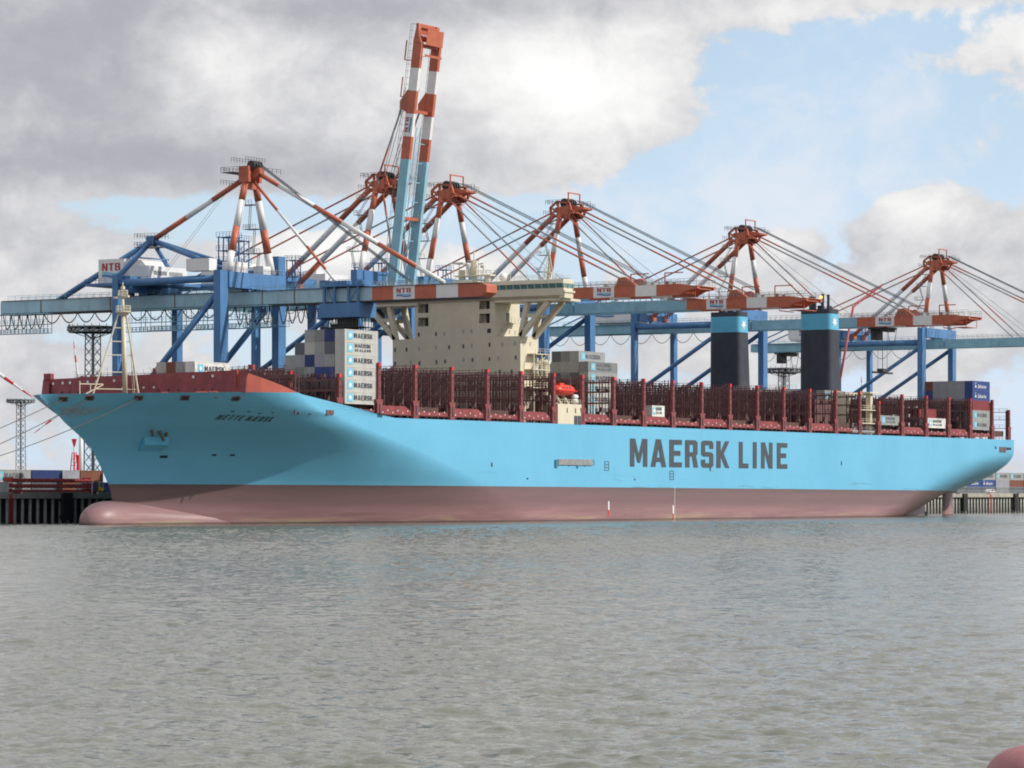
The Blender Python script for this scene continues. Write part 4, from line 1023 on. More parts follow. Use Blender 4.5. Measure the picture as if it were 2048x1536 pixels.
def crane_b(name, xc, label, raised=False):
    o = thing(name, (xc, 53, ZA), label, 'crane', 'quay gantry cranes'); o['_o'] = (0, 53, ZA)
    P = lambda n_, mb, ms, sm=False: mb.build(n_, ms, o, smooth=sm)
    # portal
    for y, w, d in ((38, 2.7, 1.8), (68, 2.1, 1.35)):
        for s in (-1, 1): P('leg', MB().box(s*12-w/2, s*12+w/2, y-d/2, y+d/2, 10.2, 60.2), 'crane_blue')
        P('crossbeam', MB().box(-12+w/2+.002, 12-w/2-.002, y-1.2, y+1.2, 57.2, 60.2), 'crane_blue')
        P('sill_beam', MB().box(-13.2, 13.2, y-.8, y+.8, 8.2, 10.198), 'crane_blue')
        for s in (-1, 1):
            b = MB().box(s*12-3.4, s*12+3.4, y-.5, y+.5, 7.0, 8.195)
            for k in range(6): b.lathe([(.05, -.3), (.42, -.3), (.42, .3), (.05, .3)], (0, 0, 0), 12) if False else b.tube((s*12-2.9+k*1.16, y-.3, 6.65), (s*12-2.9+k*1.16, y+.3, 6.65), .45, 12)
            P('bogie', b, 'dark')
    for s in (-1, 1):
        P('side_beam', MB().tube((s*12, 39, 55.4), (s*12, 67.3, 55.4), .95, 12), 'crane_blue', True)
        P('brace', MB().tube((s*12, 38.9, 53.6), (s*12, 67.4, 36.0), .62, 10), 'crane_blue', True)
        P('low_beam', MB().box(s*12-.6, s*12+.6, 38.92, 67.3, 20, 21.8), 'crane_blue')
    for s in (-1, 1):
        P('girder', MB().box(s*4-.6, s*4+.6, 33.6, 103.5, 53.9, 56.7), 'girder_blue')
    P('girder_tie', MB().box(-4.5, 4.5, 102.6, 104.2, 54.0, 56.6).box(-3.35, 3.35, 67, 68, 54.2, 57.1).box(-3.35, 3.35, 37.5, 38.5, 56.2, 57.1).box(-3.35, 3.35, 86, 86.8, 54.4, 55.6), 'girder_blue')
    mb = MB()
    for s in (-1, 1):
        mb.rail((s*5.4, 41, 56.7), (s*5.4, 103, 56.7), 1.1, 2.4, .07); mb.box(min(s*4.6, s*5.4), max(s*4.6, s*5.4), 41, 103, 56.55, 56.65)
    P('girder_walkway', mb, 'girder_blue')
    # A-frame
    for s in (-1, 1):
        P('mast_leg', MB().bands((s*3.7, 38, 80.6), (s*10.4, 38, 60.2), .72, [0, .27, .52, .78, 1], [0, 1, 0, 1], 12), ['red', 'white'], True)
        P('back_leg', MB().bands((s*4, 39.6, 80.4), (s*4, 66.6, 58.4), .68, [0, .33, .74, 1], [0, 1, 0], 12), ['red', 'white'], True)
        P('leg_shoe', MB().box(s*4-.9, s*4+.9, 65.5, 67.4, 57.4, 59.2), 'red')
        P('backstay', MB().bands((s*3.6, 39, 81.6), (s*4, 102, 57.2), .22, [0, .22, .36, .52, .66, 1], [0, 1, 0, 0, 2], 6), ['red', 'grey', 'crane_blue'])
    hd = MB()
    for s in (-1, 1):
        K_ = [(34.6, 81.0), (35.4, 83.4), (39.0, 84.0), (41.2, 82.4), (41.0, 80.5), (38.2, 79.6), (35.6, 79.9)]
        for a, b in list(zip(K_, K_[1:]+K_[:1])) + [(K_[1], K_[5]), (K_[2], K_[5]), (K_[3], K_[6])]: hd.beam((s*3.4, *a), (s*3.4, *b), .5, .55, (1, 0, 0))
        hd.prism([(36.8, 79.8), (39.4, 79.8), (38.6, 82.2), (37.3, 82.2)], 0, s*3.4-.4, s*3.4+.4)
    hd.box(-3.0, 3.0, 37.2, 39.0, 79.8, 81.0).box(-3.0, 3.0, 39.9, 40.6, 81.2, 82.2).box(-3.0, 3.0, 35.2, 35.8, 80.8, 81.8)
    for x in (-2.2, 0, 2.2): hd.prism([(31.6, 81.7), (31.8, 82.2), (35.0, 82.9), (35.2, 81.2)], 0, x-.25, x+.25)
    hd.box(-2.4, 2.4, 31.6, 32.0, 81.75, 82.15).box(-2.9, 2.9, 36.2, 40.0, 81.2, 82.5).box(-3.7, -3.0, 35.6, 38.0, 80.4, 82.6).box(3.0, 3.7, 35.6, 38.0, 80.4, 82.6)
    hd.box(-5.6, 5.6, 37.0, 37.4, 79.3, 79.5)
    P('mast_head', hd, 'red')
    sh = MB()
    for x in (-2.2, -1.2, 0, 1.2, 2.2): sh.tube((x-.2, 37.6, 83.6), (x+.2, 37.6, 83.6), 1.25, 14)
    P('rope_sheave', sh, 'dark')
    rl = MB()
    for (a, b) in (((-4.6, 33.5, 83.2), (-4.6, 42, 83.2)), ((4.6, 33.5, 83.2), (4.6, 42, 83.2)), ((-4.6, 42, 83.2), (4.6, 42, 83.2)), ((-4.6, 42.6, 80.5), (4.6, 42.6, 80.5)), ((-3, 31.2, 82.2), (3, 31.2, 82.2))): rl.rail(a, b, 1.1, 1.1, .07)
    P('head_railing', rl, 'dark')
    P('service_gantry', MB().beam((-2.8, 36, 83.6), (-2.8, 36, 86.2), .28).beam((3.2, 36, 83.6), (3.2, 36, 86.2), .28).beam((-3, 36, 86.2), (3.4, 36, 86.2), .3), 'red')
    # ladder up the left mast leg
    ld = MB()
    zs = [60.4, 65, 69.5, 74, 78]
    for k in range(4):
        f = lambda z: -10.4 + (z-60.2)/20.4*6.7
        xa, xb = f(zs[k])-.4, f(zs[k+1])-.4; ya, yb = (41.6, 39.6) if k % 2 else (39.4, 41.4)
        ld.beam((xa-.4, ya, zs[k]), (xb-.4, yb, zs[k+1]), .12).beam((xa+.3, ya, zs[k]), (xb+.3, yb, zs[k+1]), .12)
        for q_ in range(9): t = q_/9; ld.beam((xa-.4+(xb-xa)*t, ya+(yb-ya)*t, zs[k]+(zs[k+1]-zs[k])*t), (xa+.3+(xb-xa)*t, ya+(yb-ya)*t, zs[k]+(zs[k+1]-zs[k])*t), .07)
        ld.box(xb-1.2, xb+.9, 38.7, 42, zs[k+1]-.1, zs[k+1]).rail((xb-1.2, 42, zs[k+1]), (xb+.9, 42, zs[k+1]), 1.0, 1, .06).rail((xb-1.2, 38.8, zs[k+1]), (xb-1.2, 42, zs[k+1]), 1.0, 1, .06)
    P('mast_ladder', ld, 'grey')
    # stair towers beside the landside and small platforms
    tw = MB()
    for (x0, y0, z1) in ((-9.6, 58, 63.6), (6.8, 43.5, 63.4)):
        for x in (x0, x0+2.4):
            for y in (y0, y0+2.4): tw.beam((x, y, 57), (x, y, z1), .2)
        for z in (59.5, z1-.1):
            tw.box(x0-.5, x0+2.9, y0-.5, y0+2.9, z-.1, z)
            for a, b in (((-.5,-.5),(2.9,-.5)), ((2.9,-.5),(2.9,2.9)), ((-.5,2.9),(2.9,2.9)), ((-.5,-.5),(-.5,2.9))): tw.rail((x0+a[0], y0+a[1], z), (x0+b[0], y0+b[1], z), 1.1, 1.1, .07)
        tw.beam((x0, y0, 57.2), (x0+2.4, y0, 59.4), .12).beam((x0+2.4, y0, 59.6), (x0, y0, z1-.2), .12)
    for x in (-4, 4):
        tw.beam((x, 84, 57), (x, 84, 64.4), .28).box(x-1.1, x+1.1, 82.8, 85.2, 63.0, 63.15).rail((x-1.1, 82.8, 63.1), (x+1.1, 82.8, 63.1), 1, .7, .06).rail((x-1.1, 85.2, 63.1), (x+1.1, 85.2, 63.1), 1, .7, .06).rail((x-1.1, 82.8, 63.1), (x-1.1, 85.2, 63.1), 1, .8, .06)
    P('access_tower', tw, 'crane_blue')
    mb = MB().prism([(72.5, 58.2), (73.6, 57.2), (88.5, 57.2), (89.8, 58.2), (89.8, 62.6), (72.5, 62.6)], 0, -5.2, 5.2).box(-4, -1, 76, 80, 62.6, 63.6).box(1, 4, 82, 85, 62.6, 63.4)
    hs = P('machinery_house', mb, 'white')
    mb = MB(); ntb_sign(mb, lambda p: (-5.26, 86.5-p[0], 58.6+p[1]), 8.5, 3.2); sub_o = mb.mesh('house_sign', ['ntb_red', 'ntb_blue', 'logo_blue'], (0, 53, ZA)); link('house_sign', sub_o, hs)
    fb = MB(); festoon(fb, -5.2, 45, 101, 53.7, 8, 3.0); P('festoon_cable', fb, 'wire')
    # boom
    HY, HZ = 33.4, 55.3
    ph = math.radians(82.5)
    def up(p):
        y, z = (p[1]-HY)*.945, (p[2]-HZ)*.9
        return (p[0], HY + y*math.cos(ph)+z*math.sin(ph), HZ - y*math.sin(ph)+z*math.cos(ph))
    T = (lambda mb: mb.xf(up)) if raised else (lambda mb: mb)
    cuts = [33.2, -.6, -6.4, -12.2, -18.1, -23.9, -30.4]; cm = [0, 1, 2, 1, 2, 1]
    for s in (-1, 1):
        mb = MB(); gx = 4.0
        for k in range(6): mb.mat(cm[k]).box(s*gx-.5, s*gx+.5, cuts[k+1], cuts[k], 53.9, 56.6)
        bo = P('boom', T(mb), ['girder_blue', 'red', 'white'])
        if s < 0:
            mb = MB(); ntb_sign(mb, lambda p: (-gx-.56, -7.0-p[0], 54.15+p[1]), 4.8, 2.3)
            link('boom_sign', T(mb).mesh('boom_sign', ['ntb_red', 'ntb_blue', 'logo_blue'], (0, 53, ZA)), bo)
    mb = MB().box(-3.4, 3.4, -30.2, -29.4, 54.4, 56.4).box(-3.4, 3.4, -13.4, -12.6, 55.0, 56.2).box(-3.4, 3.4, 14, 14.8, 54.4, 56.2)
    for s in (-1, 1): mb.prism([(-30.4, 54.0), (-32.4, 55.0), (-35.2, 55.4), (-35.2, 55.9), (-30.4, 56.6)], 0, s*4.1-.55, s*4.1+.55)
    mb.box(-3.5, 3.5, -34.8, -34.3, 55.3, 55.8).box(-4.7, 4.7, -35.3, -32.6, 55.9, 56.05)
    for x in (-2.4, -1.2, 0, 1.2, 2.4): mb.tube((x-.25, -31.6, 55.6), (x+.25, -31.6, 55.6), .8, 10)
    mb.prism([(-12.6, 56.6), (-13.4, 58.6), (-15.2, 58.8), (-18.4, 56.6)], 0, -4.6, -3.4).prism([(-12.6, 56.6), (-13.4, 58.6), (-15.2, 58.8), (-18.4, 56.6)], 0, 3.4, 4.6)
    for y in (-25.8, -16.4): mb.beam((-3.6, y, 56.6), (-3.6, y, 59.4), .26).beam((-3.6, y, 59.4), (-3.6, y-5, 59.4), .26)
    P('boom_end', T(mb), 'red')
    mb = MB()
    for s in (-1, 1):
        mb.rail((s*4.7, -35, 56.6), (s*4.7, 32, 56.6), 1.2, 1.7, .08)
        if not raised: mb.rail((s*3.4, -30, 56.6), (s*3.4, 4, 56.6), 1.0, 1.5, .07)
    mb.rail((-4.7, -35, 56.0), (4.7, -35, 56.0), 1.1, 1.3, .07)
    for y in (() if raised else (-9, -20, -22, -26, -28)): mb.box(-3, 3, y-.5, y+.5, 56.7, 57.2+.06*(-y % 7))
    P('boom_railing', T(mb), 'grey')
    mb = MB().box(-3.6, 3.6, -34, -30, 53.0, 53.15).beam((-3.5, -34, 53), (-3.5, -34, 55), .12).beam((3.5, -34, 53), (3.5, -34, 55), .12).beam((-3.5, -27, 53), (-3.5, -27, 54), .12).box(-3.6, 3.6, -27.6, -27, 52.9, 53.1)
    P('end_platform', T(mb), 'red')
    if not raised:
        for s in (-1, 1):
            P('forestay', MB().bands((s*3.6, 36, 82.2), (s*4, -15.5, 57.6), .24, [0, .16, .34, .5, .66, .84, 1], [0, 1, 1, 0, 0, 1], 6), ['red', 'grey'])
            P('forestay', MB().bands((s*3.6, 36.4, 80.4), (s*4, 9.8, 56.8), .2, [0, .14, .55, .8, 1], [0, 1, 0, 1], 6), ['red', 'grey'])
        mb = MB()
        for x in (-1.6, -.6, .6, 1.6): mb.tube((x, 34.4, 84.2), (x*1.4, -19, 58.6), .07, 5)
        for x in (-2.6, 2.6): mb.tube((x, 35.8, 80.8), (x*1.4, 4, 57.0), .05, 4)
        P('hoist_rope', mb, 'wire')
    else:
        mb = MB()
        for x in (-2.0, -1, 1, 2.0): mb.tube((x, 37, 84.2), up((x*1.5, -19, 58.6)), .07, 5)
        P('hoist_rope', mb, 'wire')
        for s in (-1, 1):
            e = up((s*4, -15.5, 57.8)); m_ = Vector((s*3.8, 41.5, 84.6)).lerp(Vector(e), .42)+Vector((0, 1.0, -9))
            P('forestay', MB().bands((s*3.6, 36.6, 80.4), m_, .24, [0, .5, 1], [0, 1], 6).bands(m_, e, .24, [0, .4, 1], [0, 1], 6), ['red', 'grey'])
            P('forestay', MB().bands((s*3.0, 36.6, 80.2), (s*3.2, 33.6, 64.5), .3, [0, .4, 1], [0, 1], 6), ['red', 'grey'])
        mb = MB()
        for y in range(30, -6, -5): mb.box(-3.9, 3.9, y-.1, y+.1, 55.0, 55.2).beam((-.9, y, 55.2), (.9, y-3, 55.2), .1)
        mb.tube((-.9, 31, 55.2), (-.9, -9, 55.2), .11, 5).tube((.9, 31, 55.2), (.9, -9, 55.2), .11, 5)
        P('boom_lattice', T(mb), 'girder_blue')
    return o
def trolley(o, xc, y, z=53.6, rope=0):
    mb = MB().box(-3.3, 3.3, y-3, y+3, z-.4, z+.1).box(-1.5, 1.5, y+.6, y+3.0, z-3.4, z-.4).box(-3, 3, y-2.6, y-.6, z-1.1, z-.4)
    mb.beam((-3, y-3, z-.4), (-1.4, y-3, z-5), .12).beam((3, y-3, z-.4), (1.4, y-3, z-5), .12).rail((-1.6, y-3, z-5), (1.6, y-3, z-5), 1, .8, .06)
    t = mb.build('trolley', 'dark', o)
    mb = MB().box(-6.0, 6.0, y-.5, y+.5, z-7.0-rope, z-6.5-rope).box(-1.8, 1.8, y-.9, y+.9, z-6.5-rope, z-5.6-rope)
    link('spreader', mb.mesh('spreader', 'dark', (0, 53, ZA)), t)
    mb = MB()
    for sx in (-1.6, 1.6):
        for sy in (-.7, .7): mb.tube((sx, y+sy, z-.4), (sx, y+sy, z-5.6-rope), .06, 4)
    link('hoist_wire', mb.mesh('hoist_wire', 'wire', (0, 53, ZA)), t)
c3 = crane_b('gantry_crane', 206.5, 'blue quay crane with lowered boom, its boom tip just right of the ship bridge wing')
c4 = copy_tree(c3); c4.location.x = 264.6; tag(c4, 'blue quay crane behind the deckhouse, lowered boom pointing at the first funnel')
c5 = copy_tree(c3); c5.location.x = 366.2; tag(c5, 'blue quay crane between the funnels, lowered boom ending above the stern')
c6 = copy_tree(c3); c6.location.x = 502.4; tag(c6, 'farthest blue quay crane, beyond the stern, boom running off the right edge')
c2 = crane_b('gantry_crane', 177.0, 'blue quay crane with its red and white banded boom raised steeply to the sky', True)
trolley(c2, 0, 52); trolley(c3, 0, 58); trolley(c4, 0, 61); trolley(c5, 0, -6.5, 53.6, 6); trolley(c6, 0, 93)
mb = MB().lathe([(.05, -.4), (.32, -.25), (.4, 0), (.32, .25), (.05, .4)], (4.2, -35.0, 56.6), 10); mb.build('warning_lamp', 'lampglow', c4)

def crane_a():
    xc = 121.4
    o = thing('gantry_crane', (xc, 53, ZA), 'nearest blue quay crane with a single box girder and trolley over the forward stack', 'crane', 'quay gantry cranes'); o['_o'] = (0, 53, ZA)
    P = lambda n_, mb, ms, sm=False: mb.build(n_, ms, o, smooth=sm)
    for y, w, d in ((38, 3.0, 1.9), (67.6, 2.2, 1.6)):
        for s in (-1, 1): P('leg', MB().box(s*11.3-w/2, s*11.3+w/2, y-d/2, y+d/2, 10.2, 57.0), 'crane_blue')
        P('crossbeam', MB().box(-11.3+w/2+.002, 11.3-w/2-.002, y-1.3, y+1.3, 53.2, 56.8), 'crane_blue')
        P('sill_beam', MB().box(-12.6, 12.6, y-.9, y+.9, 8.2, 10.198), 'crane_blue')
        for s in (-1, 1):
            b = MB().box(s*11.3-3.4, s*11.3+3.4, y-.5, y+.5, 7.0, 8.195)
            for k in range(6): b.tube((s*11.3-2.9+k*1.16, y-.3, 6.65), (s*11.3-2.9+k*1.16, y+.3, 6.65), .45, 12)
            P('bogie', b, 'dark')
    P('leg_head', MB().box(9.8, 12.6, 37.0, 39.0, 57.0, 61.4), 'crane_blue')
    for s in (-1, 1):
        P('side_beam', MB().tube((s*11.3, 39, 55.2), (s*11.3, 66.8, 55.0), .85, 12), 'crane_blue', True)
        P('brace', MB().tube((s*11.3, 39, 51.8), (s*11.3, 66.8, 24.0), .75, 10), 'crane_blue', True)
        P('low_beam', MB().box(s*11.3-.6, s*11.3+.6, 38.96, 66.7, 20, 21.8), 'crane_blue')
    cuts = [110.5, 2.8, -2.9, -8.6, -14.3, -20.0, -26.0]; cm = [0, 1, 2, 1, 2, 1]; mb = MB()
    for k in range(6): mb.mat(cm[k]).box(-2.2, 2.2, cuts[k+1], cuts[k], 49.5, 52.5)
    mb.mat(1).prism([(-26.0, 49.5), (-27.4, 50.4), (-27.4, 52.0), (-26.0, 52.5)], 0, -2.2, 2.2)
    gd = P('girder', mb, ['girder_grey', 'red', 'white'])
    mb = MB().box(-2.45, 2.45, -26, 110, 52.5, 52.62).box(-2.5, 2.5, -26, 110, 49.2, 49.5)
    link('girder_flange', mb.mesh('girder_flange', 'dark', (0, 53, ZA)), gd)
    mb = MB()
    for y in (98, 77, 58, 33, 24): mb.box(-2.28, 2.28, y-.15, y+.15, 49.5, 52.5)
    link('girder_joint', mb.mesh('girder_joint', mat('rust_streak', (.22, .15, .10), .7, .3, 2), (0, 53, ZA)), gd)
    mb = MB(); ntb_sign(mb, lambda p: (-2.26, -3.3-p[0], 49.8+p[1]), 4.8, 2.4)
    link('girder_sign', mb.mesh('girder_sign', ['ntb_red', 'ntb_blue', 'logo_blue'], (0, 53, ZA)), gd)
    mb = MB()
    for s in (-1, 1): mb.rail((s*2.4, -26, 52.6), (s*2.4, 108, 52.6), 1.1, 2.2, .07)
    P('girder_railing', mb, 'girder_blue')
    P('girder_hanger', MB().box(-2, -1, 37, 39, 52.6, 53.2).box(1, 2, 37, 39, 52.6, 53.2).box(-2, 2, 60, 62, 52.6, 54.2).box(-2.2, 2.2, 66.5, 68.6, 52.6, 53.2).box(-2, 2, 73, 74.5, 52.6, 55), 'crane_blue')
    # A frame
    P('mast_leg', MB().bands((-2.0, 38, 77.5), (-8.6, 38, 57.0), .78, [0, .20, .5, .78, 1], [0, 1, 0, 1], 12, .85), ['red', 'white'], True)
    P('mast_leg', MB().bands((2.0, 38, 77.5), (8.4, 38, 57.0), .78, [0, .18, .5, .76, 1], [0, 1, 0, 1], 12, .95), ['red', 'white'], True)
    hd = MB().box(-2.4, 2.4, 37.4, 38.6, 76.2, 79.4).box(-2.6, -1.7, 36.6, 39.4, 77.8, 81.4).box(1.7, 2.6, 36.6, 39.4, 77.8, 81.4).prism([(37.4, 78), (34.6, 79.6), (34.8, 81.0), (37.4, 81.2)], 0, -.9, .9).box(-1.2, 1.2, 38.6, 40.2, 77.8, 79.6)
    P('mast_head', hd, 'red')
    sh = MB()
    for x in (-1.5, -.5, .5, 1.5): sh.tube((x-.2, 36.6, 81.6), (x+.2, 36.6, 81.6), 1.1, 12)
    P('rope_sheave', sh, 'dark')
    rl = MB()
    for a, b in (((-4.6, 36, 80), (-4.6, 43, 80)), ((-4.6, 43, 80), (3.6, 43, 80)), ((-4.6, 43, 77.2), (3, 43, 77.2)), ((-4.6, 36, 82.2), (3, 36, 82.2)), ((-4.6, 40, 82.2), (3, 40, 82.2)), ((3.6, 32, 79.6), (3.6, 39, 80.6))): rl.rail(a, b, 1.1, 1.1, .07)
    rl.box(-4.6, 3.6, 39.6, 43, 79.9, 80)
    P('head_railing', rl, 'dark')
    N = (0, 66.3, 65.6)
    P('backstay', MB().bands((0, 39.5, 78.8), N, .62, [0, .34, .62, 1], [0, 1, 0], 12), ['red', 'white'], True)
    for e, r in (((-11.0, 67.6, 56.6), .62), ((11.0, 67.6, 56.6), .55), ((-5, 39.5, 57.0), .6), ((5, 39.5, 57.0), .6), ((0, 94.5, 52.4), .7)): P('pylon_strut', MB().tube(N, e, r, 10), 'crane_blue', True)
    mb = MB().box(-1, 1, 65.2, 67.4, 64.4, 66.6).beam((-6, 68, 61.4), (6, 66, 61.4), .3)
    P('pylon_node', mb, 'crane_blue')
    mb = MB().box(-2.6, 2.6, 63.6, 69.6, 63.9, 64.0)
    for a, b in (((-2.6, 63.6), (2.6, 63.6)), ((2.6, 63.6), (2.6, 69.6)), ((-2.6, 69.6), (2.6, 69.6)), ((-2.6, 63.6), (-2.6, 69.6))):
        mb.rail((a[0], a[1], 64), (b[0], b[1], 64), 1.1, 1, .07); mb.rail((a[0], a[1], 66), (b[0], b[1], 66), 1.1, 1, .06)
    P('pylon_platform', mb, 'dark')
    P('forestay', MB().bands((0, 36.5, 80.2), (0, -15.0, 53.0), .55, [0, .15, .31, .52, .69, .84, 1], [0, 1, 0, 1, 0, 1], 12), ['red', 'white'], True) if False else None
    P('forestay', MB().bands((0, 36.5, 80.2), (0, -15.0, 53.0), .55, [0, .13, .32, .47, .66, .86, 1], [0, 1, 0, 1, 0, 1], 12), ['red', 'white'], True)
    P('forestay', MB().bands((0, 37.0, 78.0), (0, 13.0, 53.0), .33, [0, .28, .62, .84, 1], [0, 1, 0, 1], 10), ['red', 'white'], True)
    mb = MB()
    for x in (-.9, -.3, .3, .9): mb.tube((x, 36.5, 82.6), (x, -6, 53.6), .08, 5)
    for x in (-.5, .5): mb.tube((x, 43, 78), (x, 63, 57.5), .04, 4)
    P('hoist_rope', mb, 'wire')
    # machinery house
    mb = MB().box(-5.4, 10.5, 70.4, 78.0, 55.6, 61.2).box(-4.5, 10.0, 63.6, 70.4, 55.6, 59.4).box(1, 3, 73, 75, 61.2, 61.7)
    hs = P('machinery_house', mb, 'white')
    mb = MB(); ntb_sign(mb, lambda p: (-5.46, 77.6-p[0], 56.4+p[1]), 6.8, 4.2); link('house_sign', mb.mesh('house_sign', ['ntb_red', 'ntb_blue', 'logo_blue'], (0, 53, ZA)), hs)
    mb = MB().box(-3, 2, 63.5, 63.6, 57.4, 58.3).box(3, 8, 63.5, 63.6, 57.4, 58.3); link('louvre', mb.mesh('louvre', 'grey', (0, 53, ZA)), hs)
    P('house_floor', MB().box(-7.4, 11, 60, 80.5, 54.9, 55.5).rail((-7.4, 60, 55.5), (-7.4, 80.5, 55.5)).rail((-7.4, 80.5, 55.5), (11, 80.5, 55.5)), 'crane_blue')
    P('electric_room', MB().box(-12.4, -9.4, 40.5, 47, 57.0, 59.8).box(-8, -2, 37.2, 40, 56.9, 59.2).box(4, 7, 37.2, 40, 56.9, 58.8), 'white')
    mb = MB().rail((-11.3, 36.8, 56.9), (11.3, 36.8, 56.9), 1.1, 1.4, .07); P('beam_railing', mb, 'grey')
    tw = MB()
    for x0, y0, z0, z1 in ((-3.4, 41.5, 57, 65.5), (4.6, 44.5, 57, 65.3)):
        for x in (x0, x0+1.9, x0+3.8):
            for y in (y0, y0+3): tw.beam((x, y, z0), (x, y, z1), .22)
        for z in (59.6, 62.2, z1-.2):
            tw.box(x0-.4, x0+4.2, y0-.4, y0+3.4, z-.12, z).rail((x0-.4, y0-.4, z), (x0+4.2, y0-.4, z), 1.1, .9, .07).rail((x0-.4, y0-.4, z), (x0-.4, y0+3.4, z), 1.1, .9, .07)
            tw.beam((x0, y0, z-2.4), (x0+3.8, y0, z), .12)
    P('access_tower', tw, 'crane_blue')
    ld = MB(); zs = [57.2, 62.0, 67.5, 73.0]
    for k in range(3):
        f = lambda z: 8.4-(z-57)/20.5*6.0; xa, xb = f(zs[k]), f(zs[k+1])
        ld.beam((xa-1.2, 41.5, zs[k]), (xb-1.2, 40, zs[k+1]), .13).beam((xa-.5, 41.5, zs[k]), (xb-.5, 40, zs[k+1]), .13)
        for q_ in range(10): t = q_/10; ld.beam((xa-1.2+(xb-xa)*t, 41.5-1.5*t, zs[k]+(zs[k+1]-zs[k])*t), (xa-.5+(xb-xa)*t, 41.5-1.5*t, zs[k]+(zs[k+1]-zs[k])*t), .08)
        ld.box(xb-1.8, xb+.8, 38.6, 42.6, zs[k+1]-.12, zs[k+1]).rail((xb-1.8, 42.6, zs[k+1]), (xb+.8, 42.6, zs[k+1]), 1, .9, .07).rail((xb-1.8, 39, zs[k+1]), (xb-1.8, 42.6, zs[k+1]), 1, .9, .07)
    P('mast_ladder', ld, 'grey')
    # suspended maintenance cage at the landward end, festoon
    cg = MB()
    for (y0, y1, z0, z1) in ((94, 112, 44.4, 49.2), (30, 72, 44.0, 47.0)):
        cg.box(-4.6, -3.0, y0, y1, z0, z0+.15); cg.rail((-4.6, y0, z0), (-4.6, y1, z0), 1.1, 1.1, .08).rail((-3, y0, z0), (-3, y1, z0), 1.1, 1.1, .08).rail((-4.6, y0, z0+2.2), (-4.6, y1, z0+2.2), 1.1, 1.1, .08)
        cg.box(-4.6, -3.0, y0, y1, z0+2.1, z0+2.2)
        for y in np.linspace(y0, y1, 8): cg.beam((-4.6, y, z0), (-4.6, y, 49.3), .12).beam((-3, y, z0), (-3, y, 49.3), .12)
        cg.box(-4.8, -2.6, y0, y1, 49.0, 49.2)
    for y0 in (30, 44, 58): cg.box(2.8, 4.2, y0, y0+12, 44.6, 44.75); cg.rail((4.2, y0, 44.7), (4.2, y0+12, 44.7), 1.1, 1.0, .08); [cg.beam((4.2, y, 44.6), (4.2, y, 49.3), .12) for y in (y0, y0+6, y0+12)]
    P('maintenance_cage', cg, 'girder_blue')
    fb = MB(); festoon(fb, -2.9, 109, 96.5, 49.1, 5, 3.4, .15); festoon(fb, -2.9, 96.5, 40, 49.1, 11, 2.3, .15); festoon(fb, -2.9, 40, 18, 49.1, 9, 4.2, .15)
    P('festoon_cable', fb, 'dark')
    # trolley with cab
    mb = MB().box(-3.4, 3.4, 5.4, 16.4, 45.9, 49.1)
    for y in (6.0, 8.6, 12.4, 15.2):
        for s in (-1, 1): mb.beam((s*3.0, y, 49.0), (s*3.0, y, 52.9), .5)
    for s in (-1, 1): mb.beam((s*3.0, 15.0, 52.8), (s*3.0, 12.6, 49.2), .25).beam((s*3.0, 6.0, 52.8), (s*3.0, 8.4, 49.2), .25)
    mb.box(-3.5, 3.5, 4.6, 16.2, 52.8, 53.2).rail((-3.5, 4.6, 53.2), (-3.5, 16.2, 53.2), 1.1, .9, .08).box(-2, 2, 5.4, 8.4, 53.2, 54.2).box(-2.4, 1.4, 9.5, 13, 53.2, 54.2)
    mb.box(-2.4, 2.4, 16.402, 17.6, 45.6, 48.0)
    t = P('trolley', mb, 'crane_blue')
    mb = MB().box(-1.6, 1.6, 9.0, 12.6, 42.8, 45.7).box(-2.6, 2.6, 8.2, 8.9, 42.2, 43.0)
    link('winch_head', mb.mesh('winch_head', 'dark', (0, 53, ZA)), t)
    mb = MB()
    for x in np.linspace(-2.6, 2.6, 5):
        for y in (6, 8, 10, 12, 14, 16): mb.tube((x, y, 45.9), (x*.8, y, 42.6), .09, 5)
    mb.box(-3, 3, 5.6, 16, 43.6, 43.75).rail((-3, 5.6, 43.7), (-3, 16, 43.7), 1, .9, .07)
    link('service_platform', mb.mesh('service_platform', 'dark', (0, 53, ZA)), t)
crane_a()

